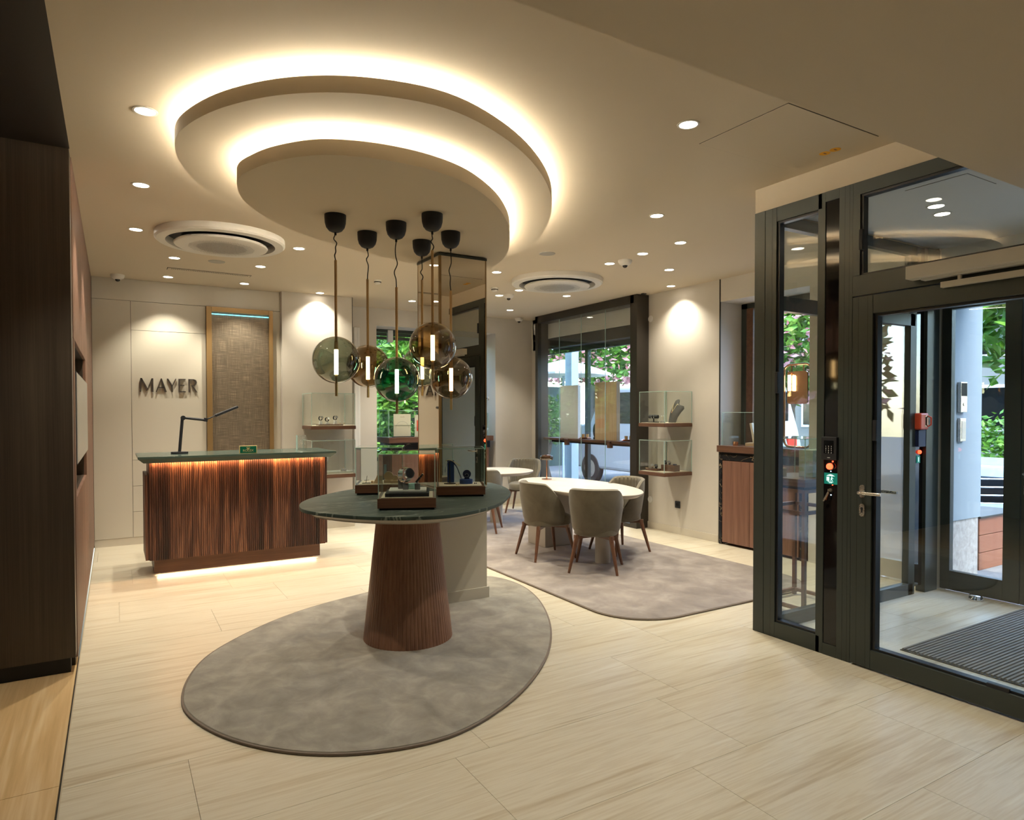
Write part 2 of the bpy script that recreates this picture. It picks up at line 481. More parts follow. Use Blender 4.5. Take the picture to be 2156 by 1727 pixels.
WAL = [(0.022, 0.009, 0.007), (0.044, 0.0165, 0.0115), (0.082, 0.032, 0.021), (0.22, 0.098, 0.058), (0.075, 0.029, 0.019), (0.25, 0.118, 0.072)]
WALS = [(0.075, 0.033, 0.019), (0.115, 0.052, 0.029), (0.165, 0.078, 0.042)]
M = dict(
    wall=plain('linen_wall', (0.60, 0.56, 0.495), 0.75, bump=0.12, bscale=120, var=0.03),
    ceil=plain('ceiling_paint', (0.63, 0.545, 0.42), 0.85, bump=0.03, bscale=90),
    wall_white=plain('white_paint', (0.72, 0.71, 0.68), 0.7, bump=0.05, bscale=120),
    lacquer=plain('beige_lacquer', (0.58, 0.54, 0.455), 0.45, bump=0.03, bscale=150),
    skirting=plain('skirting_paint', (0.60, 0.55, 0.46), 0.5),
    trav=grain('travertine', [(0.50, 0.415, 0.285), (0.60, 0.53, 0.40), (0.675, 0.62, 0.495), (0.61, 0.54, 0.41), (0.73, 0.69, 0.575)],
               scale=(0.55, 11.0, 11.0), rough=0.34, fine=5.5, rnd=True, bump=0.04, dist=1.6, pos=[0.33, 0.43, 0.51, 0.57, 0.68], bfac=0.36),
    trav_gold=grain('golden_travertine', [(0.55, 0.36, 0.16), (0.68, 0.47, 0.24), (0.80, 0.62, 0.38)],
                    scale=(12.0, 0.5, 12.0), rough=0.3, fine=4.0, bump=0.04, dist=1.4),
    joint=plain('tile_joint', (0.56, 0.48, 0.35), 0.8),
    walnut=grain('walnut_vertical', WAL, scale=(7, 7, 0.30), rough=0.40, fine=7.0, dist=1.0, bfac=0.22, pos=[0.36, 0.45, 0.51, 0.555, 0.60, 0.68]),
    walnut_wall=grain('walnut_wall', [(0.13, 0.068, 0.048), (0.20, 0.11, 0.078), (0.28, 0.16, 0.115)], scale=(9, 9, 0.25), rough=0.42, fine=6.0, dist=0.4),
    walnut_cone=grain('walnut_cone', [(0.16, 0.074, 0.044), (0.24, 0.115, 0.068), (0.31, 0.155, 0.095)], scale=(14, 14, 0.5), rough=0.4, fine=6.0, dist=0.4),
    walnut_x=grain('walnut_long', WALS, scale=(0.9, 22, 22), rough=0.38, fine=5.0, dist=0.4),
    walnut_y=grain('walnut_deep', WALS, scale=(22, 0.9, 22), rough=0.38, fine=5.0, dist=0.4),
    walnut_plain=grain('walnut_cabinet', [(0.12, 0.055, 0.036), (0.19, 0.09, 0.06), (0.245, 0.125, 0.085)], scale=(16, 16, 0.5), rough=0.4, fine=5.0, dist=0.4),
    walnut_leg=grain('walnut_leg', [(0.10, 0.042, 0.024), (0.16, 0.072, 0.04), (0.20, 0.095, 0.054)], scale=(40, 40, 2.5), rough=0.38, fine=4.0),
    dark_panel=grain('dark_bronze_wood', [(0.036, 0.026, 0.019), (0.054, 0.040, 0.029), (0.078, 0.060, 0.043)], scale=(30, 30, 0.4), rough=0.36, fine=5.0, dist=0.1),
    dark_ceil=plain('dark_soffit', (0.026, 0.019, 0.016), 0.5),
    frame=plain('anthracite_metal', (0.046, 0.056, 0.052), 0.36, 0.25, bump=0.0),
    frame_dark=plain('shadow_line_black', (0.006, 0.007, 0.010), 0.35),
    bronze=plain('dark_bronze', (0.055, 0.048, 0.040), 0.38, 0.6),
    brass=plain('brushed_brass', (0.60, 0.40, 0.19), 0.42, 0.55),
    gold_frame=plain('gold_anodised', (0.33, 0.215, 0.095), 0.42, 0.6),
    copper=plain('polished_copper', (0.75, 0.38, 0.22), 0.18, 1.0),
    steel=plain('brushed_steel', (0.62, 0.58, 0.53), 0.28, 0.85),
    chrome=plain('chrome', (0.8, 0.8, 0.8), 0.08, 1.0),
    bust=plain('charcoal_leather', (0.055, 0.05, 0.047), 0.55),
    black=plain('matt_black', (0.012, 0.013, 0.018), 0.6),
    black_gloss=plain('gloss_black', (0.006, 0.006, 0.007), 0.06),
    navy=plain('navy_leather', (0.012, 0.022, 0.075), 0.5),
    blue=plain('blue_leatherette', (0.015, 0.05, 0.19), 0.5),
    white=plain('white_lacquer', (0.78, 0.77, 0.74), 0.4),
    oak=grain('pale_oak', [(0.44, 0.29, 0.155), (0.52, 0.36, 0.20), (0.60, 0.43, 0.26)], scale=(30, 30, 1.0), rough=0.5, fine=4.0),
    cream=plain('cream_card', (0.72, 0.64, 0.50), 0.65),
    sand=plain('sand_leather', (0.52, 0.37, 0.23), 0.6, bump=0.2, bscale=60),
    grey=plain('grey_suede', (0.20, 0.19, 0.18), 0.8, bump=0.2, bscale=150),
    greygreen=plain('grey_green_card', (0.42, 0.42, 0.34), 0.7),
    mirror=plain('bronze_mirror', (0.80, 0.745, 0.66), 0.0, 1.0),
    glass=glass('clear_glass'),
    glass_edge=glass('glass_edge', (0.70, 0.88, 0.82), 2.2, 0.2, milky=0.45),
    window_glass=glass('window_glass', (0.95, 0.97, 0.97), 1.0),
    screen_glass=glass('screen_glass', (0.93, 0.96, 0.95), 1.25),
    globe_olive=glass('olive_smoked_glass', (0.46, 0.50, 0.42), 3.0, rim=0.3),
    globe_amber=glass('amber_smoked_glass', (0.50, 0.385, 0.225), 3.0, rim=0.3),
    globe_teal=glass('teal_green_glass', (0.13, 0.37, 0.335), 3.0, rim=0.3),
    tube=emit('lamp_tube', (1.0, 0.80, 0.52), 22.0),
    lens=emit('downlight_lens', (1.0, 0.90, 0.74), 12.0),
    cove=emit('cove_led', (1.0, 0.905, 0.72), COVE),
    desk_led=emit('warm_led', (1.0, 0.50, 0.20), 85.0),
    floor_led=emit('warm_plinth_led', (1.0, 0.76, 0.52), 14.0),
    cyan_reflection=emit('daylight_reflection', (0.15, 0.65, 0.85), 1.6),  # daylight reflection painted as emission, not a lamp
    red_led=emit('red_indicator', (1.0, 0.06, 0.02), 3.0),
    blue_led=emit('blue_indicator', (0.5, 0.75, 1.0), 3.0),
    rug=patchy('silk_rug', [(0.175, 0.158, 0.128), (0.270, 0.248, 0.205), (0.400, 0.372, 0.312)], 5.5, fine=420, stretch=(1.15, 1, 1), pos=(0.27, 0.50, 0.74), detail=10),
    rug2=patchy('silk_carpet', [(0.175, 0.145, 0.128), (0.265, 0.225, 0.20), (0.40, 0.35, 0.31)], 4.0, fine=420, stretch=(1.15, 1, 1), pos=(0.27, 0.50, 0.74), detail=10),
    rug_edge=plain('rug_binding', (0.20, 0.16, 0.13), 0.9),
    velvet=patchy('taupe_velvet', [(0.098, 0.083, 0.054), (0.126, 0.108, 0.072), (0.155, 0.135, 0.092)], 5.0, rough=0.75, sheen=0.25, fine=500, bump=0.2),
    tabletop=patchy('pale_stone_top', [(0.46, 0.42, 0.37), (0.50, 0.455, 0.40), (0.53, 0.485, 0.43)], 4.0, rough=0.4, sheen=0.0, fine=200, bump=0.02),
    tablebase=plain('pale_table_base', (0.46, 0.42, 0.36), 0.6),
    green_marble=marble('green_marble', (0.030, 0.046, 0.039), (0.21, 0.245, 0.205), 1.7, 0.020, 0.5, stretch=(1.0, 4.5, 1.0), rotz=-0.35),
    desk_top=plain('green_stone', (0.055, 0.085, 0.072), 0.22, bump=0.03, var=0.2),
    black_marble=marble('black_gold_marble', (0.008, 0.009, 0.012), (0.30, 0.22, 0.14), 5.0, 0.02, 0.15),
    rolex_green=plain('deep_green_enamel', (0.0, 0.115, 0.065), 0.3),
    gold=plain('polished_gold', (0.85, 0.66, 0.32), 0.3, 0.35),
    sign_green=emit('exit_sign_green', (0.0, 0.16, 0.12), 0.35),
    sign_white=emit('exit_sign_white', (0.55, 0.85, 0.80), 0.8),
    red=plain('red_plastic', (0.75, 0.03, 0.015), 0.3),
    orange=plain('orange_plastic', (0.80, 0.10, 0.045), 0.35),
    sticker=plain('orange_sticker', (0.85, 0.42, 0.02), 0.6),
    bronze_letter=plain('letter_bronze', (0.075, 0.062, 0.055), 0.4, 0.5),
    gap=plain('shadow_gap', (0.03, 0.028, 0.025), 0.9),
    grille=plain('vent_grille', (0.40, 0.375, 0.33), 0.6),
    ac=plain('appliance_plastic', (0.70, 0.67, 0.61), 0.4),
    screen=plain('screen_panel', (0.42, 0.42, 0.41), 0.15),
    plaster=plain('outdoor_plaster', (0.36, 0.42, 0.46), 0.9, bump=0.5, bscale=90),  # white plaster with the blue of its shade put into the colour
    stone=patchy('rough_stone', [(0.36, 0.33, 0.30), (0.50, 0.46, 0.42), (0.62, 0.58, 0.54)], 18, rough=0.85, sheen=0, fine=150),
    paving=patchy('street_paving', [(0.15, 0.15, 0.148), (0.20, 0.197, 0.193), (0.25, 0.243, 0.235)], 3, rough=0.9, sheen=0, fine=80),
    leaf=patchy('green_leaf', [(0.035, 0.12, 0.012), (0.10, 0.26, 0.02), (0.26, 0.42, 0.05)], 5, rough=0.5, sheen=0, fine=20, bump=0.0),
    leaf_dark=patchy('dark_leaf', [(0.012, 0.05, 0.010), (0.035, 0.11, 0.016), (0.08, 0.19, 0.03)], 5, rough=0.5, sheen=0, fine=20, bump=0.0),
    blossom=patchy('pink_blossom', [(0.60, 0.14, 0.16), (0.75, 0.32, 0.34), (0.85, 0.62, 0.60)], 9, rough=0.6, sheen=0, fine=20, bump=0.0),
    bark=plain('bark', (0.10, 0.075, 0.055), 0.9, bump=0.5, bscale=40),
    ext_wall=plain('facade_render', (0.24, 0.225, 0.20), 0.9, bump=0.3, bscale=60),
    dark_green=plain('dark_green_hoarding', (0.03, 0.075, 0.06), 0.6),
    car=plain('silver_car_paint', (0.62, 0.63, 0.64), 0.2, 0.4),
    car_white=plain('white_car_paint', (0.42, 0.44, 0.47), 0.25),
    rubber=plain('rubber', (0.015, 0.015, 0.016), 0.7),
    red_wood=plain('red_brown_wood', (0.22, 0.075, 0.035), 0.4),
    canvas=plain('white_canvas', (0.82, 0.82, 0.80), 0.8),
    outdoor_post=plain('pale_blue_post', (0.30, 0.42, 0.52), 0.6),
)
def mesh_fabric():
    m, N, L, b = new_mat('woven_metal')
    tc = N.new('ShaderNodeTexCoord')
    def st(sc):
        mp = N.new('ShaderNodeMapping'); mp.inputs['Scale'].default_value = sc
        L.new(tc.outputs['Object'], mp.inputs['Vector'])
        n = N.new('ShaderNodeTexNoise'); n.inputs['Scale'].default_value = 1; n.inputs['Detail'].default_value = 3
        L.new(mp.outputs[0], n.inputs['Vector'])
        return n.outputs['Fac']
    a, c, d = st((260, 1, 5)), st((7, 1, 170)), st((300, 1, 340))
    ad = N.new('ShaderNodeMath'); ad.operation = 'ADD'; L.new(a, ad.inputs[0]); L.new(c, ad.inputs[1])
    a2 = N.new('ShaderNodeMath'); a2.operation = 'ADD'; L.new(ad.outputs[0], a2.inputs[0]); L.new(d, a2.inputs[1])
    rp = N.new('ShaderNodeValToRGB')
    e = rp.color_ramp.elements
    e[0].position, e[0].color = 0.38, (0.13, 0.105, 0.08, 1)
    e[1].position, e[1].color = 0.64, (0.52, 0.43, 0.30, 1)
    k = e.new(0.52); k.color = (0.22, 0.18, 0.135, 1)
    dv = N.new('ShaderNodeMath'); dv.operation = 'DIVIDE'; dv.inputs[1].default_value = 3.0
    L.new(a2.outputs[0], dv.inputs[0]); L.new(dv.outputs[0], rp.inputs[0])
    L.new(rp.outputs[0], b.inputs['Base Color'])
    b.inputs['Metallic'].default_value = 0.6
    b.inputs['Roughness'].default_value = 0.42
    bp = N.new('ShaderNodeBump'); bp.inputs['Strength'].default_value = 0.7; bp.inputs['Distance'].default_value = 0.004
    L.new(dv.outputs[0], bp.inputs['Height']); L.new(bp.outputs[0], b.inputs['Normal'])
    return m
M['woven'] = mesh_fabric()
# ------------------------------------------------------------------ the shell of the room
XL, XR, YB, YS, YF = -0.20, 5.92, 8.65, 8.56, 9.25     # left wall, right wall, back wall, shelf wall, far wall
H = 3.0
XV = 3.78                                              # glazed front of the entrance lobby

def struct(o, label, cat):
    return tag(o, label, cat, kind='structure')

# floor: a bed in the joint colour with every slab laid on it
fl = struct(thing('floor', 'pale veined travertine slab floor of the shop', 'floor'), None, None)
bx('screed', M['joint'], fl, -0.2, 6.0, -2.6, 9.9, -0.10, -0.012)
tile_me = {}
def tile(x0, x1, y0, y1):
    g = 0.0008
    w, d = round(x1 - x0 - 2 * g, 4), round(y1 - y0 - 2 * g, 4)
    k = (w, d)
    if k not in tile_me:
        mb = MB().box(-w / 2, w / 2, -d / 2, d / 2, -0.012, 0.0)
        me = mb.mesh('tile'); me.materials.append(M['trav']); tile_me[k] = me
    o = bpy.data.objects.new('tile', tile_me[k])
    COL.objects.link(o)
    o.parent = fl
    o.location = ((x0 + x1) / 2, (y0 + y1) / 2, 0)
TL, TW = 1.166, 0.5835
ends = {0: 3.24, 1: 2.42, 2: 2.59, 3: 3.10, 4: 2.75, 5: 2.10, 6: 2.95, 7: 2.35, -1: 2.75, -2: 3.1, -3: 2.3}
for r in range(-7, 15):
    y0 = 1.410 + r * TW
    y1 = min(y0 + TW, 9.9)
    if y0 > 9.85: continue
    e = ends.get(r, 2.0 + ((r * 0.377) % 1.0) * TL)
    x = e - TL * 5
    while x < 6.0:
        a, b = max(x, XL + 0.006), min(x + TL, 6.0)
        if b - a > 0.03 and a < 6.0:
            tile(a, b, max(y0, -2.6), y1)
        x += TL
lf = struct(thing('floor', 'golden travertine strip of floor left of the dark joint', 'floor'), None, None)
bx('slab', M['trav_gold'], lf, -3.2, -0.206, -2.6, 3.2, -0.02, 0.0)
bx('slab', M['trav_gold'], lf, -3.2, -0.206, 3.203, 4.9, -0.02, 0.0)
bx('screed', M['gap'], lf, -3.2, -0.2, -2.6, 4.9, -0.10, -0.021)

# ceiling
ce = struct(MB().box(XL, 6.5, 1.485, 10.0, H, 3.35).box(-0.7, XL, 4.56, 10.0, H, 3.35).build('ceiling', M['ceil']), 'smooth warm white plaster ceiling of the shop', 'ceiling')
struct(MB().box(XL, XV + 2.7, -2.6, 1.485, 2.56, 3.35).build('ceiling', M['ceil']), 'lowered plaster soffit at the upper right corner', 'ceiling')
struct(MB().box(-3.2, XL, -2.6, 4.56, H, 3.35).build('ceiling', M['dark_ceil']), 'near black ceiling above the dark panel on the left', 'ceiling')

# left: dark panelled end and fluted walnut wall with a niche
dp = struct(thing('wall_left_end', 'dark bronze wood panel closing the left edge', 'wall'), None, None)
bx('panel', M['dark_panel'], dp, -3.2, XL - 0.004, 4.56, 4.70, 0.09, H)
bx('plinth', M['black'], dp, -3.2, XL - 0.03, 4.59, 4.70, 0.0, 0.085)

def fluted(length, z0, z1, pitch=0.016, depth=0.005, thick=0.02):
    """ribbed board: along +x, ribs face -y (front at y=0)"""
    mb = MB()
    n = max(int(round(length / pitch)), 1)
    p = length / n
    pts = []
    for i in range(n):
        a = i * p
        pts += [(a, depth), (a + 0.12 * p, depth), (a + 0.22 * p, 0.0), (a + 0.90 * p, 0.0)]
    pts += [(length, depth)]
    m = len(pts)
    vs = [(x, y, z0) for x, y in pts] + [(x, y, z1) for x, y in pts]
    fs = [(i, i + 1, m + i + 1, m + i) for i in range(m - 1)]
    vs += [(0, thick, z0), (length, thick, z0), (0, thick, z1), (length, thick, z1)]
    b = 2 * m
    fs += [(b, b + 2, b + 3, b + 1), (0, m, b + 2, b), (m - 1, b + 1, b + 3, 2 * m - 1)]
    fs += [tuple([b] + [b + 1] + list(reversed(range(m)))), tuple(list(range(m, 2 * m)) + [b + 3, b + 2])]
    return mb.add(vs, fs)

lw = struct(thing('wall_left', 'ribbed walnut wall running back along the left side', 'wall'), None, None)
bx('carcass', M['gap'], lw, XL - 0.30, XL - 0.22, 4.70, 9.0, -0.1, H)
def lpanel(y0, y1, z0, z1):
    o = fluted(y1 - y0 - 0.003, z0 + 0.0015, z1 - 0.0015).build('rib_panel', M['walnut_wall'], lw)
    o.location = (XL, y0 + 0.0015, 0); o.rotation_euler = (0, 0, PI / 2)
NY0, NY1, NZ0, NZ1 = 4.84, 6.60, 0.98, 1.94
bx('plinth', M['bronze'], lw, XL - 0.06, XL - 0.012, 4.70, 8.64, 0.0, 0.045)
lpanel(4.70, NY0, 0.045, 1.94); lpanel(NY0, NY1, 0.045, NZ0); lpanel(NY1, 8.64, 0.045, 1.94)
lpanel(4.70, 6.6, 1.94, H); lpanel(6.6, 8.64, 1.94, H)
nb = MB()
nb.box(XL - 0.21, XL - 0.20, NY0, NY1, NZ0, NZ1)
nb.box(XL - 0.20, XL - 0.021, NY0 - 0.02, NY0, NZ0 - 0.02, NZ1 + 0.02).box(XL - 0.20, XL - 0.021, NY1, NY1 + 0.02, NZ0 - 0.02, NZ1 + 0.02)
nb.box(XL - 0.20, XL - 0.021, NY0, NY1, NZ0 - 0.02, NZ0).box(XL - 0.20, XL - 0.021, NY0, NY1, NZ1, NZ1 + 0.02)
nb.build('niche_lining', M['dark_panel'], lw)
tv = thing('wall_screen', 'grey upright screen mounted in the dark niche of the walnut wall', 'screen', (XL - 0.20, 5.9, 1.46))
bx('casing', M['black'], tv, 0.0, 0.20, -0.95, 0.92, -0.29, 0.30, 0.004)
bx('display', M['screen'], tv, 0.20, 0.204, -0.94, 0.91, -0.28, 0.29)

# back wall: lacquered panels, brass framed woven panel
bw = struct(thing('wall_back', 'beige lacquered panel wall behind the reception desk', 'wall'), None, None)
bx('backing', M['gap'], bw, XL - 0.3, 2.69, YB + 0.02, YB + 0.30, 0, H)
def bpanel(x0, x1, z0, z1, d=0.0, mat='lacquer'):
    bx('panel', M[mat], bw, x0 + 0.002, x1 - 0.002, YB - d, YB + 0.022, z0 + 0.002, z1 - 0.002)
bpanel(XL, 1.80, 2.757, H)
bpanel(XL, 0.173, 0.085, 2.757)
for a, b in ((0.085, 0.374), (0.374, 0.667), (0.667, 0.961), (0.961, 2.43), (2.43, 2.757)):
    bpanel(0.173, 0.945, a, b)
bpanel(1.705, 1.80, 0.085, 2.757)
bx('plinth', M['skirting'], bw, XL, 1.80, YB + 0.005, YB + 0.022, 0, 0.085)
gf = thing('woven_wall_panel', 'tall woven metallic panel in a gold frame behind the desk', 'wall panel', (1.325, YB, 0))
f2 = MB()
bx('frame', M['gold_frame'], gf, -0.378, -0.318, -0.045, 0.0, 0.02, 2.755, 0.003)
bx('frame', M['gold_frame'], gf, 0.330, 0.378, -0.045, 0.0, 0.02, 2.755, 0.003)
bx('frame', M['gold_frame'], gf, -0.318, 0.330, -0.045, 0.0, 2.695, 2.755, 0.003)
bx('woven_sheet', M['woven'], gf, -0.318, 0.330, -0.006, 0.0, 0.02, 2.695)
bx('reflection_strip', M['cyan_reflection'], gf, -0.318, 0.330, -0.020, -0.008, 2.668, 2.677)  # glowing strip stands in for daylight mirrored in the glass edge

# shelf wall (a shade nearer) and its return
sw = struct(thing('wall_shelves', 'linen covered wall bay with two glass display shelves beside the desk', 'wall'), None, None)
bx('face', M['wall'], sw, 1.80, 2.69, YS, YB + 0.05, 0, H)
bx('return', M['wall'], sw, 2.60, 2.69, YB, YF + 0.02, 0, H)
bx('corner_trim', M['bronze'], sw, 2.686, 2.693, YS - 0.002, YS + 0.01, 0.08, H)
bx('baseboard', M['skirting'], sw, 1.80, 2.70, YS - 0.012, YS, 0, 0.085)

# far wall with a wide window recess
WX0, WX1, WZ = 3.26, 5.23, 2.75
fw = struct(MB().box(2.6, WX0, YF, YF + 0.62, 0, H).box(WX1, XR + 0.01, YF, YF + 0.62, 0, H).box(WX0, WX1, YF, YF + 0.62, WZ, H)
            .box(WX0, WX1, YF + 0.52, YF + 0.62, 0, 0.75).build('wall_far', M['wall']),
            'plain beige far wall around the garden window', 'wall')
struct(MB().box(2.69, WX0, YF - 0.012, YF, 0, 0.085).box(WX1, XR, YF - 0.012, YF, 0, 0.085).build('baseboard_far', M['skirting']),
       'low skirting along the far wall', 'skirting')
tr = struct(thing('trim_1', 'slim white upright conduit on the far wall beside the shelf bay', 'trim'), None, None)
bx('cover', M['wall_white'], tr, 2.92, 2.97, YF - 0.035, YF, 0.0, 2.70, 0.006)
bx('cover', M['wall_white'], tr, 2.975, 3.01, YF - 0.02, YF, 0.0, 2.70, 0.004)

w1 = struct(thing('window_1', 'garden window in the far wall behind the pillar', 'window'), None, None)
yw = YF + 0.55
wf = MB()
for x in (WX0, WX1 - 0.06, 4.22): wf.box(x, x + 0.06, yw, yw + 0.05, 0.75, WZ)
wf.box(WX0, WX1, yw, yw + 0.05, 0.75, 0.81).box(WX0, WX1, yw, yw + 0.05, WZ - 0.06, WZ)
wf.build('window_frame', M['frame'], w1)
bx('pane', M['window_glass'], w1, WX0 + 0.06, 4.22, yw + 0.02, yw + 0.026, 0.81, WZ - 0.06)
bx('pane', M['window_glass'], w1, 4.28, WX1 - 0.06, yw + 0.02, yw + 0.026, 0.81, WZ - 0.06)
bl = thing('roller_blind', 'dark roller blind box at the top of the garden window', 'blind', ((WX0 + WX1) / 2, YF + 0.42, WZ))
bx('cassette', M['frame'], bl, -0.97, 0.97, -0.05, 0.05, -0.045, 0.0, 0.004)
for k in range(2):
    bx('slat', M['frame'], bl, -0.97, 0.97, -0.012, 0.012, -0.095 - 0.055 * k, -0.050 - 0.055 * k)
bx('hanger', M['wall_white'], bl, -0.68, -0.60, -0.07, -0.02, -0.19, -0.01)

# right wall, seen as a long oblique plane
NX = 6.35                                              # outer glazing line
rw = struct(MB().box(XR + 0.01, 6.16, 9.22, YF + 0.62, 0, H).box(XR, 6.42, 5.29, 6.62, 0, H).box(XR, 6.16, 6.62, 9.22, 2.66, H)
            .box(XR, 6.42, 4.15, 5.29, 2.745, H).box(XR, 6.42, 3.02, 4.15, 0, H)
            .box(XR, XR + 0.02, 8.84, YF, 0, H)
            .box(6.10, 6.16, 6.62, 9.22, 0, 0.10).build('wall_right', M['wall']),
            'linen covered right wall with two wall cases', 'wall')
struct(MB().box(XR - 0.012, XR, 5.29, 6.46, 0, 0.085).build('baseboard_right', M['skirting']), 'pale skirting under the wall cases on the right', 'skirting')
struct(MB().box(XR - 0.006, XR + 0.006, 5.278, 5.292, 0.085, H).build('trim_2', M['bronze']), 'thin dark metal edge beside the window recess', 'trim')
w2 = struct(thing('window_2', 'street window in the recess above the marble counter', 'window'), None, None)
wf = MB()
for y in (4.15, 5.20): wf.box(NX - 0.07, NX, y, y + 0.09, 0.0, 2.745)
wf.box(NX - 0.07, NX, 4.15, 5.29, 2.68, 2.745).box(NX - 0.07, NX, 4.15, 5.29, 0.0, 0.9)
wf.build('window_frame', M['frame'], w2, bevel=0.004)
bx('fanlight_bar', M['walnut_x'], w2, NX - 0.10, NX - 0.02, 5.10, 5.19, 0.9, 2.68)
bx('pane', M['window_glass'], w2, NX - 0.04, NX - 0.034, 4.24, 5.20, 0.9, 2.68)

# display window: dark frame standing proud of the right wall, four tall panes
CX, CY0, CY1 = 5.72, 6.52, 8.84
w3 = struct(thing('window_3', 'glazed display window in a dark metal frame on the right', 'window'), None, None)
bx('frame_head', M['bronze'], w3, CX, XR, CY0, CY1, 2.89, H - 0.002, 0.003)
bx('frame_jamb', M['bronze'], w3, CX, XR + 0.20, CY0 - 0.06, CY0 + 0.07, 0.0, H - 0.002, 0.003)
bx('frame_jamb', M['bronze'], w3, CX, XR, CY1 - 0.07, CY1, 0.0, H - 0.002, 0.003)
bx('frame_sill', M['bronze'], w3, CX, XR + 0.20, CY0 + 0.07, CY1 - 0.07, 0.0, 0.05, 0.003)
for k in range(4):
    a = CY0 + 0.07 + k * (CY1 - CY0 - 0.14) / 4
    b = a + (CY1 - CY0 - 0.14) / 4
    bx('pane', M['window_glass'], w3, CX + 0.030, CX + 0.038, a + 0.004, b - 0.004, 0.05, 2.89)
    if k: bx('pane_joint', M['glass_edge'], w3, CX + 0.030, CX + 0.038, a - 0.003, a + 0.003, 0.05, 2.89)
bx('inner_soffit', M['bronze'], w3, XR, 6.10, CY0 + 0.10, 9.21, 2.50, 2.655)
wf = MB()
for y in (6.62, 9.15, 7.98): wf.box(6.10, 6.16, y, y + 0.07, 0.10, 2.50)
wf.box(6.10, 6.16, 6.62, 9.22, 2.43, 2.50).box(6.10, 6.16, 6.62, 9.22, 0.10, 0.16)
wf.build('outer_frame', M['frame'], w3)
bx('outer_pane', M['window_glass'], w3, 6.125, 6.131, 6.69, 7.98, 0.16, 2.43)
bx('outer_pane', M['window_glass'], w3, 6.125, 6.131, 8.05, 9.15, 0.16, 2.43)

# pillar with bronze mirrors
PX0, PX1, PY0, PY1, PZ = 2.145, 2.555, 4.665, 5.085, 2.72
pl = struct(thing('wall_pillar', 'square pillar faced with bronze mirror above and beige below', 'pillar'), None, None)
bx('core', M['lacquer'], pl, PX0 + 0.012, PX1 - 0.012, PY0 + 0.012, PY1 - 0.012, 0.0, PZ)
bx('lower_panel', M['lacquer'], pl, PX0, PX1, PY0, PY1, 0.0, 0.905)
bx('mirror_panel', M['mirror'], pl, PX0 + 0.018, PX1 - 0.006, PY0, PY0 + 0.012, 0.915, PZ - 0.02)
bx('mirror_panel', M['mirror'], pl, PX0, PX0 + 0.012, PY0 + 0.018, PY1 - 0.006, 0.915, PZ - 0.02)
bx('mirror_panel', M['mirror'], pl, PX1 - 0.012, PX1, PY0 + 0.018, PY1 - 0.006, 0.915, PZ - 0.02)
for x, y in ((PX0, PY0), (PX1, PY0), (PX0, PY1)):
    bx('corner_bead', M['gold_frame'], pl, x - (0.001 if x == PX0 else 0.010), x + (0.017 if x == PX0 else 0.001),
       y - (0.001 if y == PY0 else 0.010), y + (0.017 if y == PY0 else 0.001), 0.915, PZ - 0.02)
bx('head_trim', M['frame'], pl, PX0 - 0.004, PX1 + 0.004, PY0 - 0.004, PY1 + 0.004, PZ - 0.02, PZ)
bb = MB()
bb.box(PX0 - 0.014, PX1 + 0.014, PY0 - 0.014, PY0, 0.013, 0.10).box(PX1, PX1 + 0.014, PY0, PY1 + 0.014, 0.013, 0.10).box(PX0 - 0.014, PX0, PY0, PY1 + 0.014, 0.013, 0.10)
bb.build('baseboard', M['lacquer'], pl)

# walls behind the viewer
struct(MB().box(-3.2, XV, -2.7, -2.6, 0, H).build('wall_front', M['dark_panel']), 'dark wood wall at the near end of the shop', 'wall')
struct(MB().box(-3.3, -3.2, -2.7, 4.7, 0, H).build('wall_side', M['dark_panel']), 'dark wood wall at the near left', 'wall')
struct(MB().box(XV, XV + 0.1, -2.7, 0.90, 0, 2.6).build('wall_lobby', M['wall']), 'beige wall beside the entrance lobby', 'wall')

# ------------------------------------------------------------------ entrance lobby
LY0, LY1, LX1 = 0.90, 3.02, 6.00
struct(MB().box(XV - 0.03, 6.5, LY0, 1.485, 2.86, 3.0).box(XV + 0.03, 6.5, 1.485, LY1 - 0.02, 2.86, 2.999).build('ceiling', M['wall_white']),
       'pale grey lobby ceiling seen through the upper glass', 'ceiling')
fa = struct(MB().box(XV - 0.03, XV + 0.03, 1.485, 3.045, 2.84, H).box(XV + 0.03, XR, 2.99, 3.045, 2.84, H).build('wall_fascia', M['ceil']),
            'plaster fascia above the entrance frame', 'wall')
struct(MB().box(XV, 6.4, LY0 - 0.1, LY0, 0, 2.86).build('wall_lobby_side', M['wall_white']), 'near side wall of the entrance lobby', 'wall')

s1 = struct(thing('window_4', 'narrow glazed side light of the dark metal entrance screen', 'window'), None, None)
a0, a1 = XV - 0.035, XV + 0.035
bx('post', M['frame'], s1, a0, a1, 2.962, 3.045, 0, 2.84, 0.002)
bx('post', M['frame'], s1, a0, a1, 2.872, 2.959, 0, 2.84, 0.002)
bx('bottom_rail', M['frame'], s1, a0, a1, 2.545, 2.872, 0, 0.105, 0.002)
bx('top_rail', M['frame'], s1, a0, a1, 2.545, 2.872, 2.745, 2.84, 0.002)
bx('mullion', M['frame'], s1, a0, a1, 2.522, 2.572, 0, 2.84, 0.002)
bx('pane', M['screen_glass'], s1, XV + 0.010, XV + 0.018, 2.572, 2.872, 0.105, 2.745)
gk = MB()
gk.box(a0 + 0.012, a1 - 0.012, 2.856, 2.873, 0.105, 2.745).box(a0 + 0.012, a1 - 0.012, 2.571, 2.580, 0.105, 2.745)
gk.box(a0 + 0.012, a1 - 0.012, 2.58, 2.856, 0.105, 0.118).box(a0 + 0.012, a1 - 0.012, 2.58, 2.856, 2.733, 2.745)
gk.build('gasket', M['frame_dark'], s1)
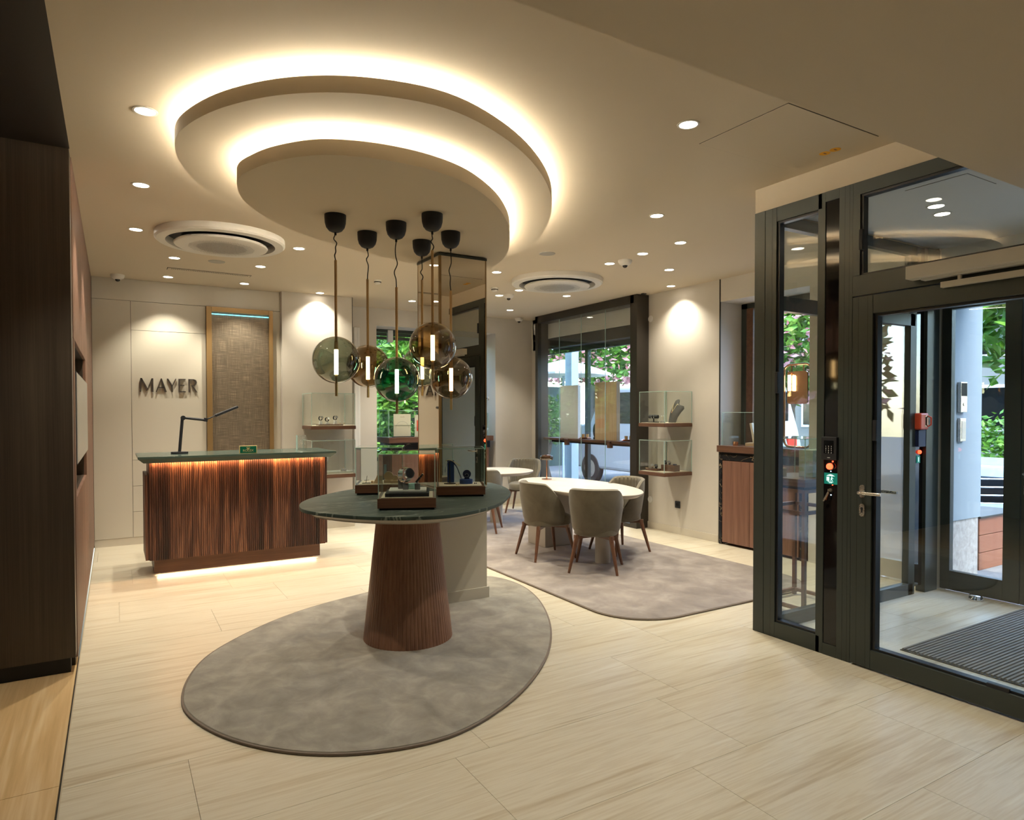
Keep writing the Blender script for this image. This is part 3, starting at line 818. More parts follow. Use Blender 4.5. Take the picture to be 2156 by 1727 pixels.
bx('hinge', M['black'], s1, a0 - 0.012, a0 + 0.01, 2.850, 2.872, 1.62, 1.76, 0.003)
bx('service_panel', M['black_gloss'], s1, a0 + 0.006, a1 - 0.006, 2.432, 2.522, 0.07, 2.78)
bx('post', M['frame'], s1, a0, a1, 2.345, 2.432, 0, 2.84, 0.002)
bx('panel_end', M['frame'], s1, a0, a1, 2.432, 2.522, 0.0, 0.07)
bx('panel_end', M['frame'], s1, a0, a1, 2.432, 2.522, 2.78, 2.84)

s2 = struct(thing('window_5', 'wide upper glass light above the entrance door', 'window'), None, None)
bx('top_rail', M['frame'], s2, a0, a1, LY0, 2.345, 2.765, 2.84, 0.002)
bx('transom', M['frame'], s2, a0, a1, LY0, 2.345, 2.175, 2.295, 0.002)
bx('stile', M['frame'], s2, a0, a1, 2.302, 2.345, 2.295, 2.765)
bx('post', M['frame'], s2, a0, a1, LY0, LY0 + 0.08, 0.0, 2.765, 0.002)
bx('pane', M['screen_glass'], s2, XV + 0.010, XV + 0.018, LY0 + 0.08, 2.302, 2.295, 2.765)
gk = MB()
gk.box(a0 + 0.012, a1 - 0.012, 2.288, 2.303, 2.295, 2.765).box(a0 + 0.012, a1 - 0.012, LY0 + 0.08, 2.288, 2.295, 2.305).box(a0 + 0.012, a1 - 0.012, LY0 + 0.08, 2.288, 2.752, 2.765)
gk.build('gasket', M['frame_dark'], s2)
bx('catch', M['black'], s2, a0 - 0.012, a0 + 0.012, 2.280, 2.302, 2.44, 2.56, 0.003)

d1 = struct(thing('door_1', 'dark metal glazed entrance door with a steel lever handle', 'door'), None, None)
DY0, DY1 = 1.02, 2.338
b0, b1 = XV - 0.045, XV + 0.03
bx('stile', M['frame'], d1, b0, b1, 2.215, DY1, 0.012, 2.168, 0.003)
bx('stile', M['frame'], d1, b0, b1, DY0, 1.14, 0.012, 2.168, 0.003)
bx('bottom_rail', M['frame'], d1, b0, b1, 1.14, 2.215, 0.012, 0.120, 0.003)
bx('top_rail', M['frame'], d1, b0, b1, 1.14, 2.215, 2.060, 2.168, 0.003)
bx('pane', M['screen_glass'], d1, XV + 0.004, XV + 0.012, 1.14, 2.215, 0.12, 2.06)
gk = MB()
gk.box(b0 + 0.016, b1 - 0.012, 2.196, 2.216, 0.12, 2.06)
gk.box(b0 + 0.016, b1 - 0.012, 1.14, 2.196, 0.119, 0.132).box(b0 + 0.016, b1 - 0.012, 1.14, 2.196, 2.046, 2.061)
gk.build('gasket', M['frame_dark'], d1)
bx('catch', M['black'], d1, b0 + 0.004, b0 + 0.02, 2.193, 2.216, 1.33, 1.45, 0.003)
bx('catch', M['black'], d1, b0 + 0.004, b0 + 0.02, 1.52, 1.62, 0.115, 0.140, 0.003)
def plate(z, h, name):
    mb = MB()
    out = []
    r = 0.0155
    for k in range(17):
        t = PI * k / 16
        out.append((r * math.cos(t), h / 2 - r + r * math.sin(t)))
    for k in range(17):
        t = PI + PI * k / 16
        out.append((r * math.cos(t), -h / 2 + r + r * math.sin(t)))
    mb.prism(out, 0, 0.006)
    o = mb.build(name, M['steel'], d1, smooth=40)
    o.location = (b0, 2.268, z); o.rotation_euler = (PI / 2, 0, -PI / 2)
    return o
plate(1.035, 0.075, 'handle_plate')
lk = plate(0.925, 0.075, 'lock_plate')
MB().prism([(0.007 * math.cos(2 * PI * k / 12), 0.010 + 0.007 * math.sin(2 * PI * k / 12)) for k in range(12)], 0.006, 0.009).box(-0.004, 0.004, -0.014, 0.006, 0.006, 0.009).build('keyhole', M['black'], lk)
MB().tube([(b0, 2.268, 1.028), (b0 - 0.04, 2.268, 1.028), (b0 - 0.05, 2.255, 1.028), (b0 - 0.05, 2.15, 1.030), (b0 - 0.045, 2.135, 1.030)], 0.0095, 12).build('lever', M['steel'], d1, smooth=60)
MB().cyl((b1, 2.262, 1.03), (b1 + 0.006, 2.262, 1.03), 0.026, seg=24).build('handle_rose', M['steel'], d1, smooth=40)
MB().tube([(b1, 2.262, 1.03), (b1 + 0.05, 2.262, 1.03), (b1 + 0.055, 2.25, 1.03), (b1 + 0.055, 2.14, 1.03)], 0.0095, 12).build('lever', M['steel'], d1, smooth=60)

dc = thing('door_closer', 'white door closer box with slide rail above the entrance door', 'door closer', (a0, 1.40, 2.17))
bx('housing', M['wall_white'], dc, -0.075, -0.001, -0.28, 0.60, 0.040, 0.110, 0.003)
bx('mount_plate', M['wall_white'], dc, -0.045, -0.001, -0.28, 0.535, 0.028, 0.040)
bx('slide_rail', M['ac'], dc, -0.040, -0.011, -0.28, 0.44, -0.026, 0.004, 0.002)
bx('link', M['ac'], dc, -0.034, -0.020, 0.345, 0.36, 0.004, 0.030)

for y in (2.905, 2.395, 2.365):  # black strips draw the shadow lines between the frame profiles
    bx('seam_shadow', M['frame_dark'], s1, a0 - 0.0004, a0 + 0.001, y, y + 0.002, 0.0, 2.84)
for y in (2.300, 2.245):
    bx('seam_shadow', M['frame_dark'], d1, b0 - 0.0004, b0 + 0.001, y, y + 0.0016, 0.012, 2.168)
# far side screen of the lobby (parallel to the back wall)
s3 = struct(thing('window_6', 'glazed dark metal screen on the far side of the lobby', 'window'), None, None)
c0, c1 = 2.965, 3.02
bx('bottom_rail', M['frame'], s3, XV + 0.04, 5.60, c0, c1, 0.0, 0.095, 0.002)
bx('top_rail', M['frame'], s3, XV + 0.04, 5.60, c0, c1, 2.76, 2.84, 0.002)
bx('transom', M['frame'], s3, XV + 0.04, 5.60, c0, c1, 2.19, 2.29, 0.002)
bx('mullion', M['frame'], s3, XV + 0.04, XV + 0.09, c0, c1, 0.095, 2.76)
bx('mullion', M['frame'], s3, 5.53, 5.62, c0, c1, 0.0, 2.84, 0.002)
bx('pane', M['window_glass'], s3, XV + 0.09, 5.53, 2.99, 2.998, 0.095, 2.19)
bx('pane', M['window_glass'], s3, XV + 0.09, 5.53, 2.99, 2.998, 2.29, 2.76)
bx('service_panel', M['black_gloss'], s3, 5.62, 5.74, c0 + 0.008, c1, 0.06, 2.84)
bx('post', M['frame'], s3, 5.74, 5.93, c0 - 0.02, c1, 0.0, 2.84, 0.002)

# street doors
s4 = struct(thing('wall_street', 'beige jamb and lintel around the street doors', 'wall'), None, None)
bx('jamb', M['lacquer'], s4, 5.935, 6.42, 2.955, 3.02, 0.0, 2.86)
bx('head_frame', M['frame'], s4, 5.965, 6.035, LY0, 2.955, 2.42, 2.54)
bx('lintel', M['wall_white'], s4, 5.97, 6.42, LY0, 2.955, 2.54, 2.86)
def street_door(name, label, y0, y1, handle_at=None):
    d = struct(thing(name, label, 'door'), None, None)
    bx('stile', M['frame'], d, 5.97, 6.03, y1 - 0.075, y1, 0.01, 2.415, 0.003)
    bx('stile', M['frame'], d, 5.97, 6.03, y0, y0 + 0.115, 0.01, 2.415, 0.003)
    bx('bottom_rail', M['frame'], d, 5.97, 6.03, y0 + 0.115, y1 - 0.075, 0.01, 0.17, 0.003)
    bx('top_rail', M['frame'], d, 5.97, 6.03, y0 + 0.115, y1 - 0.075, 2.345, 2.415, 0.003)
    bx('pane', M['window_glass'], d, 5.995, 6.003, y0 + 0.115, y1 - 0.075, 0.17, 2.345)
    if handle_at:
        MB().tube([(5.97, handle_at, 1.02), (5.92, handle_at, 1.02), (5.915, handle_at - 0.02, 1.02), (5.915, handle_at - 0.13, 1.02)], 0.010, 10).build('lever', M['steel'], d, smooth=60)
        bx('handle_plate', M['steel'], d, 5.964, 5.97, handle_at - 0.016, handle_at + 0.016, 0.985, 1.06, 0.003)
        bx('lock_plate', M['steel'], d, 5.964, 5.97, handle_at - 0.016, handle_at + 0.016, 0.86, 0.93, 0.003)
    return d
street_door('door_2', 'fixed glazed leaf of the street entrance beside the plaster reveal', 2.37, 2.945)
street_door('door_3', 'street door leaf with lever handle at the right edge', 0.95, 2.365, 2.33)
# ------------------------------------------------------------------ pebble outlines
RUG = catmull([(0.28, 3.80), (0.31, 3.54), (0.44, 3.23), (0.66, 2.96), (0.95, 2.79), (1.30, 2.74), (1.66, 2.87), (2.02, 3.12), (2.36, 3.47),
               (2.66, 3.92), (2.90, 4.45), (2.99, 4.90), (2.91, 5.24), (2.62, 5.44), (2.20, 5.42), (1.46, 5.20), (1.06, 5.00), (0.74, 4.74), (0.48, 4.44), (0.34, 4.12)], 6)
RAFT1 = RUG
RAFT2 = catmull([(0.585, 3.87), (0.575, 3.73), (0.605, 3.60), (0.675, 3.43), (0.80, 3.26), (0.93, 3.17), (1.13, 3.115), (1.38, 3.12), (1.64, 3.21), (1.92, 3.42),
                 (2.15, 3.67), (2.34, 3.94), (2.59, 4.38), (2.72, 4.72), (2.76, 4.98), (2.64, 5.17), (2.42, 5.24), (2.14, 5.17), (1.76, 5.02), (1.38, 4.85), (1.06, 4.64), (0.80, 4.36), (0.65, 4.10)], 6)
TOP = catmull([(1.0, 4.28), (1.005, 4.12), (1.08, 3.93), (1.22, 3.73), (1.40, 3.585), (1.64, 3.515), (1.89, 3.59), (2.16, 3.78), (2.41, 4.08), (2.56, 4.30), (2.68, 4.60),
               (2.735, 4.90), (2.66, 5.12), (2.42, 5.26), (2.05, 5.25), (1.60, 5.08), (1.34, 4.88), (1.16, 4.68), (1.05, 4.48)], 6)

# ------------------------------------------------------------------ glowing ceiling raft
cr = thing('ceiling_raft', 'two tiered pebble shaped ceiling raft with glowing cove edges', 'ceiling light', (0, 0, H))
def slab(name, out, z0, z1):
    o = MB().prism(out, z0 - H, z1 - H).build(name, M['ceil'], cr, smooth=40)
    return o
slab('upper_tier', RAFT1, 2.865, 2.937)
slab('lower_tier', RAFT2, 2.727, 2.802)
slab('upper_core', inset(RAFT1, 0.20), 2.937, 3.0)
slab('lower_core', inset(RAFT2, 0.16), 2.802, 2.865)
def strip(out, d, z0, z1):
    a, b = inset(out, d), inset(out, d + 0.018)
    n = len(a)
    vs = [(p[0], p[1], z) for z in (z0 - H, z1 - H) for L in (a, b) for p in L]
    fs = []
    for i in range(n):
        j = (i + 1) % n
        fs += [(i, j, 2 * n + j, 2 * n + i), (n + j, n + i, 3 * n + i, 3 * n + j), (2 * n + i, 2 * n + j, 3 * n + j, 3 * n + i), (j, i, n + i, n + j)]
    return MB().add(vs, fs).build('led_strip', M['cove'], cr)
strip(RAFT1, 0.07, 2.938, 2.950)
strip(RAFT2, 0.06, 2.803, 2.814)

# ------------------------------------------------------------------ recessed downlights
def downlight(x, y, label, watts=SPOT_W, r=0.045, z=H, size=96):
    t = thing('downlight', label, 'downlight', (x, y, z), 0, 'recessed ceiling downlights')
    MB().lathe([(r * 1.28, 0.0), (r * 1.28, -0.003), (r * 1.05, -0.004), (r, -0.001)], 28).build('trim_ring', M['ac'], t, smooth=40)
    MB().cyl((0, 0, -0.0025), (0, 0, 0.0), r * 1.02, seg=28).build('lens', M['lens'], t)
    l = bpy.data.lights.new('downlight_beam', 'SPOT')
    l.energy = watts; l.color = (1.0, 0.915, 0.735); l.spot_size = math.radians(size); l.spot_blend = 1.0 if size > 100 else 0.65; l.shadow_soft_size = 0.014
    lo = bpy.data.objects.new('downlight_beam', l)
    COL.objects.link(lo); lo.parent = t; lo.location = (0, 0, -0.018)
    return t
DL = [(0.15, 3.80, 'downlight beside the left end of the glowing ceiling raft, largest on that side'),
      (0.17, 5.04, 'downlight over the walnut wall, second one behind the ceiling raft'),
      (0.17, 6.28, 'downlight between the walnut wall and the round ceiling cassette'),
      (0.52, 7.24, 'downlight left of the linear vent, just behind the cassette'),
      (0.53, 8.29, 'downlight above the wall lettering close to the back wall'),
      (1.31, 7.22, 'downlight right of the linear vent behind the cassette'),
      (1.32, 8.27, 'downlight above the gold framed woven panel'),
      (1.47, 6.25, 'downlight right of the round cassette over the desk'),
      (2.24, 8.44, 'downlight washing the linen wall above the left display shelves'),
      (2.71, 6.24, 'downlight partly behind the mirrored pillar head'),
      (3.47, 8.42, 'downlight in front of the garden window, left one of the pair'),
      (3.86, 8.42, 'downlight in front of the garden window, right one of the pair'),
      (2.59, 2.53, 'large downlight between the ceiling raft and the access panel'),
      (3.58, 3.82, 'downlight below the access panel, alone in the ceiling middle'),
      (4.33, 4.32, 'downlight nearest the lobby in the diagonal row of three'),
      (4.32, 4.80, 'middle downlight of the diagonal row beside the dome camera'),
      (4.32, 5.29, 'downlight just left of the dome camera over the oval table'),
      (5.05, 5.20, 'downlight between the dome camera and the right wall'),
      (3.54, 6.23, 'downlight left of the far round cassette beside the pillar'),
      (4.30, 7.01, 'downlight directly behind the far round cassette'),
      (4.27, 7.45, 'downlight left of the small dome camera over the far table'),
      (5.02, 8.44, 'downlight in the farthest corner near the far wall'),
      (5.04, 7.04, 'downlight in front of the display window behind the far cassette'),
      (5.72, 5.86, 'downlight washing the right wall above the wall cases'),
      ]
for x, y, lb in DL:
    downlight(x, y, lb, size=118 if 'washing' in lb else 96)
downlight(4.69, 2.36, 'nearer of the two lobby downlights seen through the upper glass', 14, z=2.86)
downlight(4.91, 2.43, 'farther of the two lobby downlights seen through the upper glass', 14, z=2.86)
for x, y, lb in ((0.6, 0.6, 'downlight in the lowered soffit at the near left'), (2.6, 0.6, 'downlight in the lowered soffit at the near right')):
    downlight(x, y, lb, 24, z=2.56)

# ------------------------------------------------------------------ other ceiling fittings
def cassette(x, y, label):
    t = thing('air_cassette', label, 'air conditioner', (x, y, H), 0, 'round ceiling air cassettes')
    MB().lathe([(0.515, 0.0), (0.515, -0.045), (0.500, -0.058), (0.432, -0.062), (0.425, -0.030), (0.425, 0.0)], 64).build('housing', M['ac'], t, smooth=30)
    MB().lathe([(0.0, -0.004), (0.424, -0.004), (0.424, -0.002), (0.0, -0.002)], 64).build('air_slot', M['black'], t, smooth=30)
    MB().lathe([(0.0, -0.092), (0.340, -0.090), (0.366, -0.084), (0.372, -0.074), (0.366, -0.064), (0.0, -0.060)], 64).build('face_plate', M['ac'], t, smooth=30)
    MB().cyl((0, 0, -0.062), (0, 0, -0.004), 0.20, seg=32).build('hub', M['black'], t)
    mb = MB()
    for i in range(-15, 16):
        for j in range(-15, 16):
            px, py = i * 0.0175 + (0.00875 if j % 2 else 0), j * 0.0175
            rr = math.hypot(px, py)
            if rr > 0.262: continue
            s = 0.0066 if rr < 0.20 else 0.0045
            mb.add([(px - s, py, -0.0927), (px, py - s, -0.0927), (px + s, py, -0.0927), (px, py + s, -0.0927)], [(0, 1, 2, 3)])
    o = mb.build('perforation', M['gap'], t)
    o['kind'] = 'stuff'
    return t
cassette(0.81, 6.20, 'round air cassette in the ceiling above the reception desk')
cassette(4.34, 6.25, 'round air cassette in the ceiling over the seating area')

lv = thing('linear_vent', 'long slotted vent in the ceiling before the back wall', 'vent', (0.90, 7.80, H))
bx('frame', M['gap'], lv, -0.41, 0.41, -0.055, 0.055, -0.003, 0.0)
bx('face', M['ceil'], lv, -0.404, 0.404, -0.050, 0.050, -0.006, 0.0)
for k in range(44):
    bx('slot', M['gap'], lv, -0.37 + k * 0.0172, -0.361 + k * 0.0172, -0.032, -0.012, -0.0075, -0.006)

def disc_speaker(x, y, label):
    t = thing('ceiling_speaker', label, 'speaker', (x, y, H), 0, 'flush ceiling speakers')
    MB().lathe([(0.0, -0.004), (0.075, -0.004), (0.078, 0.0)], 36).build('grille', M['grille'], t, smooth=40)
disc_speaker(3.54, 5.26, 'flush round speaker in the ceiling left of the far cassette')
disc_speaker(0.893, 7.21, 'flush round speaker in the ceiling above the linear vent')
def smoke(x, y, label):
    t = thing('smoke_detector', label, 'smoke detector', (x, y, H))
    MB().lathe([(0.0, -0.045), (0.030, -0.044), (0.036, -0.034), (0.044, -0.014), (0.046, 0.0)], 28).build('body', M['ac'], t, smooth=40)
    MB().lathe([(0.036, -0.030), (0.0395, -0.030), (0.042, -0.020), (0.039, -0.020)], 28).build('sensor_slot', M['gap'], t)
smoke(2.588, 7.294, 'small white smoke detector left of the mirrored pillar')
smoke(3.96, 7.02, 'small white smoke detector right of the mirrored pillar')
def dome(x, y, label, s=1.0):
    t = thing('dome_camera', label, 'security camera', (x, y, H), 0, 'white dome security cameras')
    MB().lathe([(0.068 * s, 0.0), (0.068 * s, -0.016 * s), (0.058 * s, -0.036 * s), (0.034 * s, -0.052 * s), (0.0, -0.054 * s)], 28).build('housing', M['ac'], t, smooth=40)
    MB().ball((0, 0, -0.050 * s), 0.026 * s, 20, 12).build('dome', M['black_gloss'], t, smooth=60)
dome(0.05, 8.44, 'dome camera on the ceiling in the back left corner')
dome(4.36, 5.10, 'dome camera on the ceiling over the seating area, largest one')
dome(4.34, 7.33, 'dome camera on the ceiling behind the far cassette')
dome(5.58, 9.10, 'dome camera on the ceiling in the far right corner')
pr = thing('motion_sensor', 'white motion sensor high on the corner beside the display window', 'sensor', (5.86, 9.02, 2.83))
bx('body', M['ac'], pr, -0.035, 0.06, -0.03, 0.03, -0.09, 0.09, 0.012)
bx('lens', M['white'], pr, -0.039, -0.034, -0.022, 0.022, -0.02, 0.06, 0.004)

ap = thing('access_panel', 'flush square access panel in the ceiling with two orange stickers', 'access panel', (3.21, 2.393, H))
bx('shadow_gap', M['gap'], ap, -0.382, 0.382, -0.287, 0.287, -0.0015, 0.0)
bx('panel', M['ceil'], ap, -0.379, 0.379, -0.284, 0.284, -0.003, 0.0)
for dy in (-0.056, 0.009):
    st = MB().cyl((0.345, dy, -0.0038), (0.345, dy, -0.003), 0.030, seg=24).build('sticker', M['sticker'], ap)
    bx('sticker_print', M['red_wood'], st, 0.333, 0.357, dy - 0.006, dy + 0.004, -0.0041, -0.0038)

ap2 = thing('access_panel', 'flush access panel in the lobby ceiling behind the upper glass', 'access panel', (4.37, 2.12, 2.86))
bx('shadow_gap', M['gap'], ap2, -0.172, 0.172, -0.175, 0.175, -0.0012, 0.0)
bx('panel', M['wall_white'], ap2, -0.170, 0.170, -0.173, 0.173, -0.003, 0.0)

# ------------------------------------------------------------------ pendant lamps
def pendant(x, y, zc, r, rod_top, rod_bot, mat, label, seed):
    t = thing('pendant_lamp', label, 'pendant lamp', (x, y, 2.727), 0, 'cluster of glass globe pendants')
    rnd = random.Random(seed)
    z = lambda a: a - 2.727
    cr_ = 0.066
    MB().lathe([(0.0, -0.108), (0.020, -0.107), (0.040, -0.098), (0.056, -0.078), (0.064, -0.050), (cr_, -0.020), (cr_, 0.0), (0.0, 0.0)], 32).build('ceiling_cup', M['black'], t, smooth=50)
    MB().cyl((0, 0, -0.125), (0, 0, -0.107), 0.007, seg=12).build('strain_relief', M['black'], t, smooth=40)
    pts = [(0, 0, -0.12)]
    n = 6
    for i in range(1, n):
        pts.append((rnd.uniform(-0.011, 0.011), rnd.uniform(-0.012, 0.012), -0.12 + (z(rod_top) + 0.12) * i / n))
    pts.append((0, 0, z(rod_top)))
    MB().tube(catmull(pts, 6, False), 0.0035, 8).build('cord', M['black'], t, smooth=60)
    MB().cyl((0, 0, z(rod_top)), (0, 0, z(zc + r * 0.80)), 0.0085, seg=14).build('rod', M['brass'], t, smooth=40)
    MB().lathe([(0.0085, 0.0), (0.011, -0.004), (0.0135, -0.055), (0.0, -0.055)], 16, (0, 0, z(zc + r * 0.82))).build('lamp_holder', M['brass'], t, smooth=40)
    MB().cyl((0, 0, z(zc - r * 0.62)), (0, 0, z(zc + r * 0.45)), 0.0120, seg=16).build('light_tube', M['tube'], t, smooth=40)
    MB().cyl((0, 0, z(rod_bot)), (0, 0, z(zc - r * 0.62)), 0.0085, seg=14).build('lower_rod', M['brass'], t, smooth=40)
    MB().lathe([(r * math.sin(a), -r * math.cos(a)) for a in [0.07 + (PI - 0.14) * k / 26 for k in range(27)]], 48, (0, 0, z(zc))).build('glass_globe', M[mat], t, smooth=80)
pendant(1.196, 4.137, 1.826, 0.146, 2.447, 1.60, 'globe_olive', 'globe pendant of olive grey glass, leftmost of the cluster', 1)
pendant(1.499, 4.428, 1.815, 0.146, 2.409, 1.60, 'globe_amber', 'globe pendant of amber glass between the olive and the green one', 2)
pendant(1.582, 4.101, 1.712, 0.146, 2.309, 1.489, 'globe_teal', 'globe pendant of teal green glass hanging lowest', 3)
pendant(1.707, 3.812, 1.912, 0.146, 2.503, 1.697, 'globe_amber', 'globe pendant of bronze amber glass hanging highest and nearest', 4)
pendant(1.91, 4.449, 1.828, 0.146, 2.448, 1.618, 'globe_olive', 'globe pendant of grey glass half hidden behind the highest one', 5)
pendant(1.99, 4.138, 1.735, 0.146, 2.331, 1.515, 'globe_amber', 'globe pendant of amber glass, rightmost of the cluster', 6)

# ------------------------------------------------------------------ rugs
rg = thing('pebble_rug', 'pebble shaped grey silk rug under the display table', 'rug', (0, 0, 0))
hole = [(PX0 - 0.016, PY0 - 0.016), (PX1 + 0.016, PY0 - 0.016), (PX1 + 0.016, PY1 + 0.016), (PX0 - 0.016, PY1 + 0.016)]
flat_outline('pile', [inset(RUG, 0.012), hole], 0.001, 0.016, M['rug'], rg, 0.004)
flat_outline('binding', [RUG, inset(RUG, 0.013)], 0.001, 0.013, M['rug_edge'], rg, 0.003)
def round_rect(x0, x1, y0, y1, r, n=10):
    out = []
    for cx, cy, a in ((x1 - r, y0 + r, -PI / 2), (x1 - r, y1 - r, 0), (x0 + r, y1 - r, PI / 2), (x0 + r, y0 + r, PI)):
        for k in range(n + 1):
            t = a + PI / 2 * k / n
            out.append((cx + r * math.cos(t), cy + r * math.sin(t)))
    return out
R2 = round_rect(3.06, 5.25, 3.50, 8.95, 0.45, 14)
r2 = thing('seating_rug', 'large rounded mauve grey silk rug under the seating tables', 'rug', (0, 0, 0))
flat_outline('pile', [inset(R2, 0.012)], 0.001, 0.014, M['rug2'], r2, 0.003)
flat_outline('binding', [R2, inset(R2, 0.013)], 0.001, 0.012, M['rug_edge'], r2, 0.003)

# ------------------------------------------------------------------ reception desk
dk = thing('reception_desk', 'ribbed walnut reception desk with a dark green stone top', 'desk', (1.055, 6.82, 0))
o = fluted(1.585, 0.155, 1.045, 0.0185, 0.006, 0.03).build('ribbed_front', M['walnut'], dk); o.location = (-0.7925, 0, 0)
sd = fluted(0.55, 0.155, 0.93, 0.0185, 0.006, 0.03).build('ribbed_side', M['walnut'], dk); sd.location = (-0.822, 0.58, 0); sd.rotation_euler = (0, 0, -PI / 2)
sd = fluted(0.55, 0.155, 1.045, 0.0185, 0.006, 0.03).build('ribbed_side', M['walnut'], dk); sd.location = (0.822, 0.03, 0); sd.rotation_euler = (0, 0, PI / 2)
bx('carcass', M['walnut_plain'], dk, -0.79, 0.79, 0.03, 0.58, 0.15, 1.04)
bx('plinth', M['walnut_x'], dk, -0.755, 0.745, 0.035, 0.54, 0.030, 0.155)
bx('plinth_led', M['floor_led'], dk, -0.73, 0.72, 0.085, 0.10, 0.022, 0.0295)
bx('foot_frame', M['black'], dk, -0.70, 0.70, 0.16, 0.48, 0.0, 0.031)
ch = lambda d: (-0.88 + d, 0.88 - d, -0.11 + d, 0.62 - d)
MB().taper(ch(0.045), ch(0.0), 1.045, 1.085).box(-0.88, 0.88, -0.11, 0.62, 1.085, 1.105).build('stone_top', M['desk_top'], dk, bevel=0.002)
bx('led_strip', M['desk_led'], dk, -0.77, 0.77, -0.026, -0.012, 1.0432, 1.0449)

# desk lamp
lm = thing('desk_lamp', 'black jointed desk lamp on the reception desk', 'lamp', (0.535, 7.10, 1.105))
L0 = lambda x, z: (x - 0.535, 0, z - 1.105)
MB().cyl((0, 0, 0), (0, 0, 0.018), 0.075, seg=28).build('base', M['black'], lm, smooth=40)
MB().tube([L0(0.535, 1.12), L0(0.563, 1.447)], 0.014, 12).build('lower_arm', M['black'], lm, smooth=50)
MB().cyl((0.034, -0.022, 0.342), (0.034, 0.022, 0.342), 0.022, seg=20).build('elbow', M['black'], lm, smooth=40)
MB().tube([L0(0.569, 1.449), L0(0.765, 1.425)], 0.0125, 12).build('upper_arm', M['black'], lm, smooth=50)
MB().cyl(L0(0.765, 1.410), L0(0.770, 1.445), 0.018, seg=18).build('wrist', M['black'], lm, smooth=40)
MB().tube([L0(0.77, 1.430), L0(0.85, 1.465)], 0.006, 10).build('neck', M['black'], lm, smooth=50)
hd = MB(); hd.at(L0(0.955, 1.511), ry=-math.radians(23)); hd.box(-0.115, 0.115, -0.034, 0.034, -0.012, 0.012)
hd.build('lamp_head', M['black'], lm, bevel=0.007, seg=3)
hd = MB(); hd.at(L0(0.958, 1.505), ry=-math.radians(23)); hd.box(-0.10, 0.10, -0.026, 0.026, -0.0085, -0.004)
hd.build('diffuser', M['white'], lm)

# crown plaque
rp_ = thing('desk_plaque', 'small green and gold plaque standing on the reception desk', 'sign', (1.10, 6.76, 1.105), math.radians(-4))
bx('border', M['gold'], rp_, -0.080, 0.080, 0.0, 0.014, 0.0, 0.076, 0.002)
bx('face', M['rolex_green'], rp_, -0.073, 0.073, -0.0015, 0.0, 0.006, 0.070)
text('lettering', 'ROLEX', 0.031, 0.0006, M['gold'], rp_, (0, -0.0022, 0.028), (PI / 2, 0, 0))
cw = MB()
for i, a in enumerate((-0.52, -0.26, 0, 0.26, 0.52)):
    ex, ez = 0.020 * math.sin(a * 1.5), 0.018 * math.cos(a) + (0.002 if i % 2 else 0.0)
    b0_ = 0.0065 * a / 0.52
    cw.add([(b0_ - 0.0022, -0.0026, 0.042), (b0_ + 0.0022, -0.0026, 0.042), (b0_ * 0.2 + ex + 0.0005, -0.0026, 0.042 + ez), (b0_ * 0.2 + ex - 0.0005, -0.0026, 0.042 + ez)], [(0, 1, 2, 3)])
    cw.ball((b0_ * 0.2 + ex, -0.0026, 0.0425 + ez), 0.0021, 8, 6)
cw.box(-0.008, 0.008, -0.003, -0.0022, 0.0395, 0.0425)
cw.build('crown', M['gold'], rp_)
hg = thing('acrylic_block', 'small clear acrylic block on the right end of the desk', 'display block', (1.72, 7.26, 1.105))
bx('block', M['glass'], hg, -0.05, 0.05, -0.03, 0.03, 0.0, 0.15, 0.002)
bx('edge', M['glass_edge'], hg, -0.052, -0.047, -0.032, 0.032, 0.0, 0.15)
mb = MB()
rr = random.Random(4)
for k in range(70):
    mb.ball((rr.uniform(-0.035, 0.04), rr.uniform(-0.02, 0.02), rr.uniform(0.01, 0.145)), rr.uniform(0.0015, 0.0035), 6, 4)
mb.build('bubbles', M['chrome'], hg)['kind'] = 'stuff'

# wall lettering (each letter its own polygon)
ws = thing('wall_lettering', 'dark bronze MAYER lettering on the back wall', 'sign', (0.254, YB, 1.735))
def strokes(polys, x0, w):
    mb = MB()
    for p in polys:
        out = [(x0 + a * w, b * 0.155) for a, b in p]
        ar = sum(out[i - 1][0] * out[i][1] - out[i][0] * out[i - 1][1] for i in range(len(out)))
        if ar < 0: out.reverse()
        mb.prism(out, 0.004, 0.020)
    return mb
LET = [
    ('letter_m', 0.0, 0.142, [[(0, 0), (.10, 0), (.17, 1), (.05, 1)], [(.05, 1), (.17, 1), (.60, .22), (.50, .04)], [(.50, .04), (.55, .13), (.92, 1), (.86, 1)], [(.86, 1), (.99, 1), (1.0, 0), (.86, 0)]]),
    ('letter_a', 0.165, 0.118, [[(0, 0), (.10, 0), (.52, 1), (.46, 1)], [(.46, 1), (.56, 1), (1.0, 0), (.83, 0)], [(.20, .30), (.78, .30), (.76, .37), (.23, .37)]]),
    ('letter_y', 0.282, 0.104, [[(0, 1), (.17, 1), (.62, .46), (.48, .42)], [(.90, 1), (1.0, 1), (.62, .46), (.54, .46)], [(.47, .50), (.62, .50), (.62, 0), (.47, 0)]]),
    ('letter_e', 0.408, 0.078, [[(0, 0), (.20, 0), (.20, 1), (0, 1)], [(.2, .93), (1.0, .93), (1.0, 1), (.2, 1)], [(.2, .48), (.82, .48), (.82, .56), (.2, .56)], [(.2, 0), (1.0, 0), (1.0, .08), (.2, .08)]]),
    ('letter_r', 0.516, 0.096, [[(0, 0), (.17, 0), (.17, 1), (0, 1)], [(.17, .93), (.52, .93), (.74, .86), (.80, .74), (.72, .60), (.50, .50), (.62, .47), (.90, .60), (.98, .76), (.90, .92), (.62, 1), (.17, 1)], [(.30, .55), (.46, .55), (1.05, 0), (.86, 0)]]),
]
